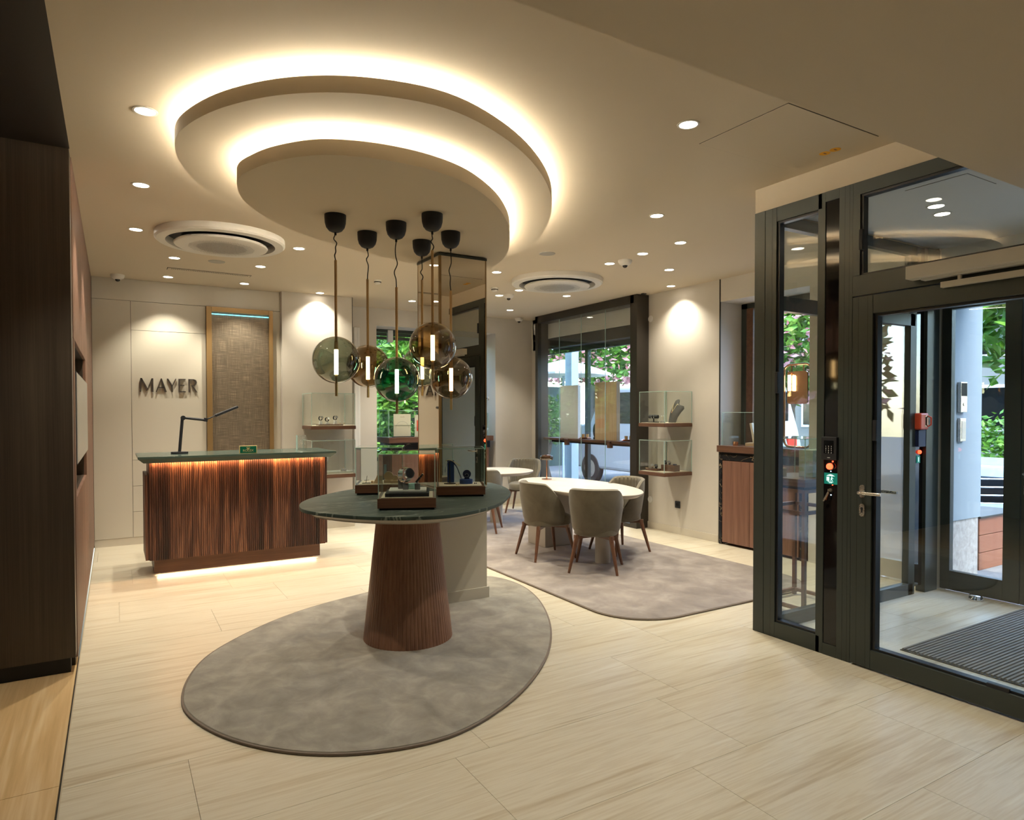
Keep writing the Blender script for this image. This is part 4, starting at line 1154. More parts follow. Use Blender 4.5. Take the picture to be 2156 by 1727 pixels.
for nm, x0, w, polys in LET:
    o = strokes(polys, x0 * 0.965, w * 0.965).build(nm, M['bronze_letter'], ws)
    o.rotation_euler = (PI / 2, 0, 0)
# ------------------------------------------------------------------ display table round the pillar
dt = thing('display_table', 'pebble shaped green marble table on a ribbed walnut cone', 'table', (1.66, 4.12, 0.016))
off = lambda out: [(p[0] - 1.66, p[1] - 4.12) for p in out]
hl = off([(PX0 - 0.003, PY0 - 0.003), (PX1 + 0.003, PY0 - 0.003), (PX1 + 0.003, PY1 + 0.003), (PX0 - 0.003, PY1 + 0.003)])
flat_outline('marble_top', [off(TOP), hl], 0.862, 0.884, M['green_marble'], dt, 0.003)
t0, t1 = off(inset(TOP, 0.012)), off(inset(TOP, 0.075))
mb = MB()
n = len(t0)
vs = [(p[0], p[1], 0.862) for p in t0] + [(p[0], p[1], 0.835) for p in t1] + [(p[0], p[1], 0.862) for p in t1]
fs = [(i, (i + 1) % n, n + (i + 1) % n, n + i) for i in range(n)] + [(n + i, n + (i + 1) % n, 2 * n + (i + 1) % n, 2 * n + i) for i in range(n)]
mb.add(vs, fs).build('apron', M['tablebase'], dt, smooth=40)
flat_outline('under_tray', [t1, hl], 0.828, 0.836, M['tablebase'], dt)
mb = MB()
NR = 72
loops = []
for z, r in ((0.0, 0.292), (0.41, 0.246), (0.83, 0.200)):
    L = []
    for k in range(NR * 4):
        t = 2 * PI * k / (NR * 4)
        rr_ = r - (0.0022 if k % 4 == 0 else 0.0)
        L.append((rr_ * math.cos(t), rr_ * math.sin(t), z))
    loops.append(L)
mb.rings(loops).build('cone_base', M['walnut_cone'], dt)
# ------------------------------------------------------------------ glass cases
def case_glass(t, w, d, z0, z1, back=True):
    g = 0.005
    x, y = w / 2, d / 2
    bx('pane', M['glass'], t, -x + g, x - g, -y, -y + g, z0, z1 - g)
    if back: bx('pane', M['glass'], t, -x + g, x - g, y - g, y, z0, z1 - g)
    bx('pane', M['glass'], t, -x, -x + g, -y + g, y - g, z0, z1 - g)
    bx('pane', M['glass'], t, x - g, x, -y + g, y - g, z0, z1 - g)
    bx('pane', M['glass'], t, -x + g, x - g, -y + g, y - g, z1 - g, z1)
    e = MB()
    for sx in (-1, 1):
        for sy in (-1, 1):
            e.box(sx * x - (g if sx > 0 else 0), sx * x + (g if sx < 0 else 0), sy * y - (g if sy > 0 else 0), sy * y + (g if sy < 0 else 0), z0, z1)
    for sy in (-1, 1): e.box(-x + g, x - g, sy * y - (g if sy > 0 else 0), sy * y + (g if sy < 0 else 0), z1 - g, z1)
    for sx in (-1, 1): e.box(sx * x - (g if sx > 0 else 0), sx * x + (g if sx < 0 else 0), -y + g, y - g, z1 - g, z1)
    e.build('polished_edge', M['glass_edge'], t)

def table_case(x, y, rz, w, d, hb, hg, label):
    """x, y: front left bottom corner on the marble"""
    ca, sa = math.cos(rz), math.sin(rz)
    cx, cy = x + ca * w / 2 - sa * d / 2, y + sa * w / 2 + ca * d / 2
    t = thing('glass_case', label, 'display case', (cx, cy, 0.90), rz, 'glass display cases')
    bx('foot', M['black'], t, -w / 2 + 0.012, w / 2 - 0.012, -d / 2 + 0.012, d / 2 - 0.012, 0.0, 0.012)
    bx('wood_base', M['walnut_x'], t, -w / 2, w / 2, -d / 2, d / 2, 0.012, hb, 0.002)
    bx('liner', M['cream'], t, -w / 2 + 0.02, w / 2 - 0.02, -d / 2 + 0.02, d / 2 - 0.02, hb, hb + 0.003)
    case_glass(t, w - 0.008, d - 0.008, hb, hg)
    return t, (cx, cy)
RZ = math.radians(-24)
C1, P1 = table_case(1.368, 3.882, RZ, 0.355, 0.355, 0.072, 0.345, 'glass case with a steel watch, nearest on the display table')
C2, P2 = table_case(1.945, 4.287, RZ, 0.345, 0.30, 0.072, 0.343, 'glass case with navy jewellery stands, right beside the pillar')
C3, P3 = table_case(1.487, 4.693, RZ, 0.345, 0.34, 0.072, 0.343, 'glass case with sand coloured stands, at the back of the display table')

def loc_in(P, u, v, rz=RZ):
    return (P[0] + math.cos(rz) * u - math.sin(rz) * v, P[1] + math.sin(rz) * u + math.cos(rz) * v)

def watch(loc, rz, label, strap='chrome', dial='grey', s=1.0, tilt=-0.5, cat='watch'):
    """closed bracelet standing on its lower side, dial turned up and forward"""
    t = thing('wristwatch', label, cat, loc, rz)
    r, ry = 0.030 * s, 0.026 * s
    n = 22
    mb = MB()
    loops = []
    for k in range(n):
        a = 2 * PI * k / n
        c = (0, r * math.cos(a), r + 0.002 + ry * math.sin(a))
        tn = Vector((0, math.cos(a), math.sin(a)))
        hw = 0.0095 * s
        L = []
        for px, pr in ((-hw, -0.0016), (hw, -0.0016), (hw, 0.0016), (-hw, 0.0016)):
            L.append((px, c[1] + tn.y * pr * s, c[2] + tn.z * pr * s))
        loops.append(L)
    loops.append(loops[0])
    mb.rings(loops, False, False).build('strap', M[strap], t)
    a = PI + tilt + PI
    cy, cz = -r * math.cos(-tilt), r + 0.002 + ry * math.sin(-tilt) * 1.0
    cpos = Vector((0, -r * math.cos(tilt), r + 0.002 - ry * math.sin(tilt)))
    nrm = Vector((0, -math.cos(tilt), -math.sin(tilt))).normalized()
    MB().cyl(cpos - nrm * 0.003 * s, cpos + nrm * 0.006 * s, 0.0195 * s, seg=24).build('case', M['chrome'], t, smooth=40)
    MB().cyl(cpos + nrm * 0.006 * s, cpos + nrm * 0.0066 * s, 0.0165 * s, seg=24).build('dial', M[dial], t)
    MB().cyl(cpos + Vector((0.0195 * s, 0, 0)), cpos + Vector((0.0235 * s, 0, 0)), 0.0028 * s, seg=10).build('crown', M['chrome'], t)
    return t

def block(name, label, cat, P, z, w, d, h, mat, rz=0.0, bev=0.0015, group=None):
    t = thing(name, label, cat, (P[0], P[1], z), rz, group)
    bx('body', M[mat], t, -w / 2, w / 2, -d / 2, d / 2, 0.0, h, bev)
    return t

# front case
zc = 0.90 + 0.0752
b = block('display_tray', 'black tray lining the floor of the front glass case', 'tray', loc_in(P1, 0.0, -0.01), zc, 0.27, 0.24, 0.022, 'black', RZ)
for k in (-0.085, 0.03): pass
b = block('display_plinth', 'pale low plinth inside the front glass case', 'plinth', loc_in(P1, 0.0, 0.02), zc + 0.022, 0.235, 0.17, 0.012, 'white', RZ)
zp = zc + 0.0342
block('display_block', 'tall grey suede block under the steel watch', 'display block', loc_in(P1, -0.045, 0.03), zp, 0.034, 0.036, 0.066, 'grey', RZ)
block('display_block', 'short grey suede block in front of the steel watch', 'display block', loc_in(P1, -0.012, -0.025), zp, 0.034, 0.034, 0.038, 'grey', RZ)
block('display_block', 'short grey suede block under the slim bracelet', 'display block', loc_in(P1, 0.062, -0.03), zp, 0.034, 0.034, 0.038, 'grey', RZ)
wt = watch((*loc_in(P1, -0.020, -0.02), zp + 0.038), RZ + 0.62, 'large steel watch with patterned dial in the front glass case', 'chrome', 'black', 1.75, -0.25)
mb = MB()
for k in range(6):
    a = 2 * PI * k / 6
    mb.ball((0.017 * math.cos(a), -0.0545, 0.064 + 0.017 * math.sin(a)), 0.0055, 8, 6, (1, 0.25, 1))
mb.ball((0, -0.0545, 0.064), 0.008, 10, 6, (1, 0.25, 1))
mb.build('dial_pattern', M['grey'], wt)
br = thing('slim_bracelet', 'slim silver bar bracelet leaning on a short grey block', 'bracelet', (*loc_in(P1, 0.062, -0.03), zp + 0.038), RZ)
mb = MB(); mb.at((0.012, 0, 0.034), ry=math.radians(40)); mb.box(-0.007, 0.007, -0.0045, 0.0045, -0.036, 0.036); mb.build('band', M['chrome'], br, bevel=0.002)
mb = MB(); mb.at((0.012, -0.0052, 0.034), ry=math.radians(40))
for k in range(4): mb.box(-0.0055, 0.0055, -0.001, 0.001, -0.030 + 0.016 * k, -0.022 + 0.016 * k)
mb.build('setting', M['black'], br)
MB().cyl((0, 0, 0), (-0.002, 0, 0.012), 0.002, seg=8).build('pin', M['black'], br)
block('glass_cube', 'clear turquoise tinted glass cube in the front case', 'display block', loc_in(P1, 0.025, 0.01), zp, 0.040, 0.03, 0.034, 'glass_edge', RZ)

# right case
def necklace_arc(P, z, label):
    t = thing('necklace_stand', label, 'jewellery stand', (P[0], P[1], z), RZ)
    MB().lathe([(0.0, 0.0), (0.037, 0.0), (0.037, 0.006), (0.0, 0.008)], 28, (0, 0, 0), 1.15, 0.8).build('foot', M['bronze'], t, smooth=40)
    MB().cyl((0, 0, 0.006), (0, 0, 0.165), 0.0035, seg=10).build('stem', M['bronze'], t, smooth=40)
    arc = [(-0.034, 0, 0.085), (-0.030, 0, 0.125), (-0.010, 0, 0.160), (0.020, 0, 0.158), (0.050, 0, 0.120), (0.068, 0, 0.075), (0.082, 0, 0.040)]
    pts = catmull(arc, 6, False)
    n = len(pts)
    mb = MB(); loops = []
    for i, p in enumerate(pts):
        hw = 0.013 * (0.55 + 0.9 * math.sin(PI * min(i / n + 0.12, 1.0)))
        loops.append([(p[0], -hw, p[2] - 0.003), (p[0], hw, p[2] - 0.003), (p[0] + 0.003, hw, p[2] + 0.005), (p[0] + 0.003, -hw, p[2] + 0.005)])
    mb.rings(loops).build('crescent', M['navy'], t, smooth=50)
    MB().tube(catmull([(-0.03, -0.014, 0.170), (0.0, -0.016, 0.176), (0.035, -0.016, 0.160), (0.075, -0.014, 0.132)], 6, False), 0.0022, 8).build('chain', M['gold'], t, smooth=50)
    return t
necklace_arc(loc_in(P2, -0.075, 0.005), zc, 'navy crescent necklace stand with gold chain in the right glass case')
P = loc_in(P2, 0.045, 0.02)
rb = thing('ring_box', 'round blue box with navy ring holder in the right glass case', 'jewellery box', (*P, zc), RZ)
MB().lathe([(0, 0), (0.048, 0), (0.048, 0.030), (0.044, 0.033), (0, 0.033)], 36).build('box', M['blue'], rb, smooth=40)
MB().cyl((0.005, -0.012, 0.070), (0.005, 0.012, 0.070), 0.030, seg=28).build('ring_holder', M['navy'], rb, smooth=40)
MB().cyl((0.005, -0.016, 0.033), (0.005, 0.016, 0.033), 0.02, seg=20).build('rest', M['navy'], rb, smooth=40)
MB().tube([(0.012 * math.cos(2 * PI * k / 20) + 0.004, -0.015, 0.062 + 0.012 * math.sin(2 * PI * k / 20)) for k in range(21)], 0.002, 6).build('ring', M['chrome'], rb, smooth=60)
block('blue_display_card', 'upright royal blue card behind the crescent necklace stand', 'card', loc_in(P2, -0.065, 0.11), zc, 0.05, 0.012, 0.165, 'blue', RZ)
for k, (u, v) in enumerate(((-0.03, -0.09), (0.105, -0.02))):
    e = thing('stud_earring', ('gold stud earring lying in front of the crescent stand', 'dark stud earring lying beside the round blue box')[k], 'earring', (*loc_in(P2, u, v), zc), RZ)
    MB().ball((0, 0, 0.005), 0.005, 10, 8).build('stone', M['gold' if k == 0 else 'black_gloss'], e, smooth=60)
    MB().ball((0.012, 0.004, 0.0045), 0.0045, 10, 8).build('stone', M['gold' if k == 0 else 'black_gloss'], e, smooth=60)

# rear case: sand coloured stands
def sand_disc(P, r, label):
    t = thing('sand_stand', label, 'jewellery stand', (P[0], P[1], zc), RZ)
    bx('base', M['sand'], t, -0.035, 0.035, -0.02, 0.02, 0.0, 0.022, 0.003)
    MB().cyl((0, -0.010, 0.022 + r * 0.8), (0, 0.010, 0.022 + r * 0.8), r, seg=28).build('disc', M['sand'], t, smooth=40)
sand_disc(loc_in(P3, 0.06, -0.06), 0.034, 'sand coloured disc stand in the rear glass case, largest one')
sand_disc(loc_in(P3, 0.11, -0.09), 0.020, 'sand coloured disc stand in the rear glass case, smallest one')
t = thing('sand_stand', 'stepped sand coloured stand in the rear glass case', 'jewellery stand', (*loc_in(P3, -0.02, -0.08), zc), RZ)
MB().taper((-0.03, 0.03, -0.02, 0.02), (0.0, 0.028, -0.016, 0.016), 0.0, 0.06).build('wedge', M['sand'], t, bevel=0.002)
bx('step', M['sand'], t, -0.045, -0.03, -0.02, 0.02, 0.0, 0.018)
t = thing('ring_tree', 'thin dark ring tree in the rear glass case', 'jewellery stand', (*loc_in(P3, -0.10, -0.08), zc), RZ)
bx('foot', M['bronze'], t, -0.03, 0.03, -0.012, 0.012, 0.0, 0.004)
MB().cyl((-0.004, 0, 0.004), (0.006, 0, 0.055), 0.0018, seg=8).build('stem', M['bronze'], t)
MB().cyl((-0.016, 0, 0.022), (0.02, 0, 0.024), 0.0016, seg=8).build('branch', M['bronze'], t)
block('blue_card', 'slim pale blue card standing in the rear glass case', 'card', loc_in(P3, 0.03, 0.02), zc, 0.018, 0.02, 0.13, 'outdoor_post', RZ)

# ------------------------------------------------------------------ wall cases
def wall_case(loc, rz, w, d, zs, label):
    """back edge on the wall at local y=0, reaching towards -y"""
    t = thing('wall_case', label, 'display case', loc, rz, 'walnut shelves with glass boxes')
    out = [(-w / 2, 0.0), (-w / 2, -d), (w / 2, -d), (w / 2, 0.0)]
    MB().box(-w / 2, w / 2, -d, -0.001, -0.045, 0.0).build('shelf', M['walnut_x'], t, bevel=0.008, seg=3)
    bx('liner', M['cream'], t, -w / 2 + 0.025, w / 2 - 0.025, -d + 0.025, -0.02, 0.0, 0.004)
    e = thing('glass_box', None, None); e.parent = t; e.location = (0, -d / 2, 0)
    bpy.data.objects.remove(e)
    g = MB()
    return t
def wall_glass(t, w, d, h):
    g = 0.005
    x = w / 2 - 0.008
    bx('pane', M['glass'], t, -x, x, -d + 0.008, -d + 0.013, 0.0, h - g)
    for sx in (-1, 1):
        bx('pane', M['glass'], t, sx * x - (g if sx > 0 else 0), sx * x + (g if sx < 0 else 0), -d + 0.013, -0.004, 0.0, h - g)
    bx('pane', M['glass'], t, -x, x, -d + 0.008, -0.004, h - g, h)
    e = MB()
    for sx in (-1, 1):
        X0, X1 = (x - g, x + 0.0008) if sx > 0 else (-x - 0.0008, -x + g)
        e.box(X0, X1, -d + 0.007, -d + 0.013, 0, h + 0.0008).box(X0, X1, -d + 0.013, -0.004, h - g, h + 0.0008).box(X0, X1, -0.010, -0.003, 0, h - g)
    e.box(-x + g, x - g, -d + 0.007, -d + 0.013, h - g, h + 0.0008)
    e.build('polished_edge', M['glass_edge'], t)
WC = {}
for key, loc, rz, w, d, h, lb in (
        ('lu', (2.312, YS, 1.333), 0.0, 0.555, 0.45, 0.40, 'upper walnut shelf with glass box beside the desk, holding three watches'),
        ('ll', (2.312, YS, 0.735), 0.0, 0.555, 0.45, 0.42, 'lower walnut shelf with glass box beside the desk'),
        ('ru', (XR, 5.92, 1.365), -PI / 2, 0.445, 0.455, 0.375, 'upper walnut shelf with glass box on the right wall, holding a necklace bust'),
        ('rl', (XR, 5.92, 0.785), -PI / 2, 0.445, 0.455, 0.375, 'lower walnut shelf with glass box on the right wall, holding watches')):
    WC[key] = wall_case(loc, rz, w, d, loc[2], lb)
    wall_glass(WC[key], w, d, h)

# left shelves
z = 1.333 + 0.004
block('display_plinth', 'low walnut plinth inside the upper left wall case', 'plinth', (2.30, 8.26), z, 0.30, 0.16, 0.012, 'walnut_x')
for k, (x, zz, lb) in enumerate(((2.185, 0.045, 'left of the three dark watches on white stands'), (2.265, 0.030, 'middle and lowest of the three dark watches on white stands'), (2.365, 0.050, 'right of the three dark watches on white stands'))):
    s = thing('watch_stand', 'white watch stand in the upper left wall case, ' + ('left', 'middle', 'right')[k], 'display stand', (x, 8.25, z + 0.012), 0.3)
    MB().taper((-0.020, 0.020, -0.018, 0.018), (-0.012, 0.012, -0.010, 0.010), 0.0, zz).build('cone', M['white'], s, bevel=0.002)
    watch((x, 8.25, z + 0.012 + zz), 0.45, lb, 'black', 'white' if k == 1 else 'grey', 0.95, -0.45)
for k, x in enumerate((2.42, 2.47)):
    r_ = thing('ring', ('pearl ring on the plinth of the upper left wall case', 'small white ring at the plinth end of the upper left wall case')[k], 'ring', (x, 8.22, z + 0.012), 0.4)
    MB().tube([(0.010 * math.cos(2 * PI * i / 18), 0, 0.012 + 0.010 * math.sin(2 * PI * i / 18)) for i in range(19)], 0.0018, 6).build('hoop', M['gold'], r_, smooth=60)
    MB().ball((0, 0, 0.026), 0.007, 12, 8).build('pearl', M['white'], r_, smooth=60)
z = 0.735 + 0.004
block('display_plinth', 'grey green card plinth inside the lower left wall case', 'plinth', (2.34, 8.30), z, 0.44, 0.25, 0.022, 'greygreen')
jb = thing('jewel_box', 'small silver jewel box in the lower left wall case', 'jewellery box', (2.46, 8.22, z + 0.022), 0.1)
bx('box', M['steel'], jb, -0.032, 0.032, -0.022, 0.022, 0.0, 0.026, 0.003)
bx('lid', M['steel'], jb, -0.034, 0.034, -0.024, 0.024, 0.027, 0.036, 0.003)
MB().ball((0, 0, 0.042), 0.006, 10, 8).build('knob', M['gold'], jb, smooth=60)
ov = thing('oval_disc', 'white oval disc behind the desk end in the lower left wall case', 'display card', (2.26, 8.40, z + 0.022), 0.0)
MB().prism(round_rect(-0.06, 0.06, 0.10, 0.22, 0.05), -0.004, 0.004).build('disc', M['white'], ov, smooth=40).rotation_euler = (PI / 2, 0, 0)
MB().cyl((0, 0, 0), (0, 0, 0.11), 0.004, seg=8).build('post', M['white'], ov)
# right shelves
z = 1.365 + 0.004
nb_ = thing('necklace_bust', 'dark leather necklace bust in the upper right wall case', 'jewellery stand', (5.72, 5.83, z), math.radians(-92))
def bust():
    prof = [(0.0, 0.058, 0.026, 0.010), (0.06, 0.066, 0.026, 0.002), (0.12, 0.084, 0.026, -0.014), (0.165, 0.098, 0.026, -0.030), (0.195, 0.088, 0.027, -0.040), (0.212, 0.052, 0.028, -0.045), (0.226, 0.037, 0.029, -0.048), (0.262, 0.033, 0.027, -0.056)]
    loops = []
    for zz, a, b_, sh in prof:
        L = []
        for k in range(28):
            t_ = 2 * PI * k / 28
            yy = b_ * math.sin(t_)
            # the shoulders curl backwards, away from the chest
            curl = 0.55 * (a * math.cos(t_)) ** 2 / 0.098 if zz < 0.21 else 0.0
            L.append((a * math.cos(t_), yy * (0.6 if yy > 0 else 1.0) - sh * 1.5 + curl, zz + (0.016 * math.sin(t_) if zz > 0.24 else 0.0)))
        loops.append(L)
    return MB().rings(loops)
bust().build('bust', M['bust'], nb_, smooth=50)
ch_ = [(-0.036, 0.060, 0.226), (-0.026, 0.034, 0.200), (-0.014, 0.016, 0.165), (0.0, 0.002, 0.135), (0.014, 0.016, 0.165), (0.026, 0.034, 0.200), (0.036, 0.060, 0.226)]
MB().tube(catmull(ch_, 5, False), 0.0022, 6).build('necklace', M['gold'], nb_, smooth=60)
MB().ball((0, -0.008, 0.124), 0.007, 10, 8, (1, 0.6, 1.4)).build('pendant', M['copper'], nb_, smooth=60)
bb_ = thing('bracelet_bar', 'black T bar with bracelets in the upper right wall case', 'jewellery stand', (5.60, 6.02, z), math.radians(-75))
bx('foot', M['black'], bb_, -0.06, 0.06, -0.03, 0.03, 0.0, 0.010, 0.002)
MB().cyl((0, 0, 0.01), (0, 0, 0.055), 0.008, seg=12).build('post', M['black'], bb_)
MB().cyl((-0.062, 0, 0.070), (0.062, 0, 0.070), 0.022, seg=20).build('bar', M['black'], bb_, smooth=40)
for x in (-0.02, 0.012):
    MB().tube([(x, 0.024 * math.cos(2 * PI * i / 20), 0.070 + 0.024 * math.sin(2 * PI * i / 20)) for i in range(21)], 0.0028, 6).build('bracelet', M['chrome'], bb_, smooth=60)
et = thing('earring_tree', 'small earring tree in front of the dark necklace bust', 'jewellery stand', (5.565, 5.83, z), math.radians(-70))
MB().lathe([(0, 0), (0.032, 0), (0.030, 0.012), (0.014, 0.026), (0, 0.030)], 24).build('foot', M['grey'], et, smooth=40)
MB().cyl((0, 0, 0.028), (0, 0, 0.070), 0.0016, seg=8).build('stem', M['gold'], et)
MB().cyl((-0.014, 0, 0.070), (0.014, 0, 0.070), 0.0014, seg=8).build('branch', M['gold'], et)
for x in (-0.013, 0.013): MB().ball((x, 0, 0.078), 0.0065, 10, 8).build('earring', M['white'], et, smooth=60)
z = 0.785 + 0.004
block('walnut_box', 'walnut block carrying two watches in the lower right wall case', 'display block', (5.70, 5.84), z, 0.10, 0.20, 0.075, 'walnut_y', math.radians(8))
block('walnut_box', 'low walnut tray carrying watches in the lower right wall case', 'tray', (5.60, 6.01), z, 0.11, 0.17, 0.024, 'walnut_y', math.radians(8))
block('price_card', 'small brass plate on the low walnut tray', 'card', (5.555, 6.085), z + 0.0245, 0.03, 0.03, 0.006, 'brass', math.radians(8))
watch((5.67, 5.885, z + 0.075), math.radians(-60), 'dark watch at the far end of the walnut block', 'black', 'black', 0.9, -0.5)
watch((5.67, 5.82, z + 0.075), math.radians(-60), 'dark watch at the middle of the walnut block', 'black', 'black', 0.9, -0.5)
watch((5.585, 6.015, z + 0.0245), math.radians(-60), 'steel watch at the far end of the low walnut tray', 'chrome', 'grey', 0.95, -0.5)
watch((5.585, 5.955, z + 0.0245), math.radians(-60), 'black watch at the near end of the low walnut tray', 'black', 'black', 0.95, -0.5)
block('card_holder', 'slim dark card holder at the near end of the walnut block', 'card', (5.70, 5.765), z + 0.0752, 0.04, 0.03, 0.014, 'navy', math.radians(8))

# wall fittings on the right wall
so = thing('power_socket', 'black square power socket low on the right wall', 'socket', (XR, 5.935, 0.36))
bx('plate', M['black'], so, -0.010, 0.0, -0.042, 0.042, -0.042, 0.042, 0.003)
MB().cyl((-0.012, 0, 0), (-0.0095, 0, 0), 0.022, seg=24).build('recess', M['black_gloss'], so)
for zz, lb in ((2.69, 'round white blank plate high on the right wall'), (0.37, 'round white blank plate low on the right wall beside the chair')):
    p_ = thing('blank_plate', lb, 'wall plate', (XR, 6.42, zz))
    MB().cyl((-0.010, 0, 0), (0, 0, 0), 0.042, seg=32).build('disc', M['white'], p_, bevel=0.003)
sk = thing('ceiling_clip', 'small dark vent clip above the display window', 'vent', (5.78, 6.40, H))
bx('body', M['gap'], sk, -0.03, 0.03, -0.02, 0.02, -0.012, 0.0, 0.003)

# ------------------------------------------------------------------ chairs and tables
def make_chair():
    t = thing('dining_chair', '', 'chair', (0, 0, 0), 0, 'taupe velvet tub chairs')
    # seat cushion
    out = []
    for k in range(40):
        a = 2 * PI * k / 40
        c, s_ = math.cos(a), math.sin(a)
        out.append((0.228 * math.copysign(abs(c) ** 0.75, c) + 0.02, 0.206 * math.copysign(abs(s_) ** 0.75, s_)))
    loops = []
    for zz, k in ((0.335, 0.93), (0.345, 1.0), (0.415, 1.0), (0.432, 0.96), (0.442, 0.80), (0.446, 0.4)):
        loops.append([(0.02 + (p[0] - 0.02) * k, p[1] * k, zz) for p in out])
    MB().rings(loops).build('seat', M['velvet'], t, smooth=50)
    # wrapped back
    NU, NV = 180, 10
    def prof(u):
        a = abs(u)
        if a < 0.52: return 0.770 - 0.012 * (a / 0.52) ** 4
        q = (a - 0.52) / 0.48
        return 0.758 - 0.283 * (q ** 1.3)
    def pt(u, v, inner):
        th = PI + u * math.radians(118)
        top = prof(u) - (0.004 if inner else 0)
        zb = 0.335 if not inner else 0.42
        zz = zb + (top - zb) * v
        flare = 0.85 + 0.15 * min((zz - 0.33) / 0.30, 1.0)
        r_ = 0.268 * flare + 0.035 * max(zz - 0.45, 0) * max(math.cos(th - PI), 0)
        if not inner:
            r_ *= 1 - 0.13 * max(0.0, 1 - v / 0.22) ** 2
        if inner:
            r_ -= 0.040
            r_ += 0.0080 * abs(math.sin(u * 34)) * min((1 - v) * 6, 1.0)
        return (r_ * math.cos(th) * 0.97, r_ * math.sin(th) * 0.955, zz)
    rows = []
    for j in range(NV + 1): rows.append([pt(-1 + 2 * i / NU, j / NV, False) for i in range(NU + 1)])
    mid = []
    for i in range(NU + 1):
        u = -1 + 2 * i / NU
        a_, b_ = pt(u, 1, False), pt(u, 1, True)
        mid.append(((a_[0] + b_[0]) / 2, (a_[1] + b_[1]) / 2, max(a_[2], b_[2]) + 0.012))
    rows.append(mid)
    for j in range(NV, -1, -1): rows.append([pt(-1 + 2 * i / NU, j / NV, True) for i in range(NU + 1)])
    mb = MB()
    W_ = NU + 1
    vs = [p for r_ in rows for p in r_]
    fs = []
    R_ = len(rows)
    for j in range(R_):
        j2 = (j + 1) % R_
        for i in range(NU):
            fs.append((j * W_ + i, j * W_ + i + 1, j2 * W_ + i + 1, j2 * W_ + i))
    fs.append(tuple(j * W_ for j in range(R_)))
    fs.append(tuple(j * W_ + NU for j in reversed(range(R_))))
    mb.add(vs, fs).build('backrest', M['velvet'], t, smooth=55)
    fr = MB()
    for s_ in (-1, 1): fr.at((0, 0, 0.325), rz=s_ * PI / 4).box(-0.25, 0.25, -0.016, 0.016, -0.018, 0.018)
    fr.build('seat_frame', M['walnut_leg'], t)
    for sx in (-1, 1):
        for sy in (-1, 1):
            MB().cyl((sx * 0.160, sy * 0.155, 0.335), (sx * 0.232, sy * 0.222, 0.0), 0.0225, 0.012, 14).build('leg', M['walnut_leg'], t, smooth=40)
    return t
chair = make_chair()
CH = [(3.90, 4.97, math.atan2(0.70, 0.71), 'taupe velvet chair seen squarely from behind, nearest the viewer at the oval table'),
      (3.80, 5.68, math.atan2(-0.10, 0.99), 'taupe velvet chair on the left side of the oval table, turned to the right'),
      (4.63, 5.50, PI, 'taupe velvet chair on the right side of the oval table before the wall cases'),
      (5.24, 8.42, math.atan2(-0.7, -0.7), 'taupe velvet chair in the far corner beside the display window'),
      (3.95, 7.34, math.atan2(0.75, 0.6), 'taupe velvet chair half hidden behind the pillar at the far table')]
for i, (x, y, a, lb) in enumerate(CH):
    c = chair if i == 0 else copy_tree(chair)
    c.location = (x, y, 0.0145); c.rotation_euler = (0, 0, a); c['label'] = lb
def ellipse(a, b, rot, n=64):
    return [(a * math.cos(2 * PI * k / n) * math.cos(rot) - b * math.sin(2 * PI * k / n) * math.sin(rot),
             a * math.cos(2 * PI * k / n) * math.sin(rot) + b * math.sin(2 * PI * k / n) * math.cos(rot)) for k in range(n)]
def oval_top(t, a, b, rot, z1):
    loops = []
    for zz, d in ((z1 - 0.045, 0.05), (z1 - 0.018, 0.004), (z1 - 0.006, 0.0), (z1 - 0.001, 0.003), (z1, 0.010)):
        loops.append([(p[0], p[1], zz) for p in ellipse(a - d, b - d, rot)])
    MB().rings(loops).build('top', M['tabletop'], t, smooth=30)
ot = thing('oval_table', 'oval pale topped meeting table with a copper lamp on it', 'table', (4.25, 5.76, 0.0145))
oval_top(ot, 0.97, 0.485, math.radians(86), 0.698)
MB().cyl((-0.124, -0.607, 0.0), (-0.124, -0.607, 0.66), 0.075, seg=40).build('round_leg', M['tablebase'], ot, smooth=40)
bx('slab_leg', M['tablebase'], ot, -0.22, 0.15, 0.27, 0.62, 0.0, 0.66, 0.004)
ft = thing('round_table', 'round pale topped table in the far corner', 'table', (4.42, 7.80, 0.0145))
oval_top(ft, 0.50, 0.50, 0, 0.698)
MB().cyl((0.0, 0.0, 0.0), (0.0, 0.0, 0.66), 0.085, seg=40).build('round_leg', M['tablebase'], ft, smooth=40)

# copper table lamp
P = (4.325, 6.44)
tl = thing('table_lamp', 'small copper table lamp with a low glass shade on the oval table', 'lamp', (P[0], P[1], 0.7128))
MB().lathe([(0, 0), (0.060, 0), (0.060, 0.006), (0.010, 0.010), (0.010, 0.02), (0, 0.02)], 32).build('base', M['copper'], tl, smooth=40)
MB().cyl((0, 0, 0.008), (0, 0, 0.27), 0.0065, seg=14).build('stem', M['copper'], tl, smooth=40)
MB().lathe([(0.0, 0.29), (0.020, 0.288), (0.052, 0.280), (0.050, 0.272), (0.0, 0.270)], 28).build('cap', M['copper'], tl, smooth=40)
MB().lathe([(0.052, 0.282), (0.070, 0.276), (0.078, 0.262), (0.078, 0.236), (0.070, 0.228), (0.069, 0.230), (0.0765, 0.238), (0.0765, 0.261), (0.069, 0.274), (0.052, 0.280)], 36).build('glass_shade', M['globe_amber'], tl, smooth=60)
MB().lathe([(0.0, 0.266), (0.045, 0.266), (0.048, 0.258), (0.0, 0.256)], 28).build('light_disc', M['copper'], tl, smooth=40)

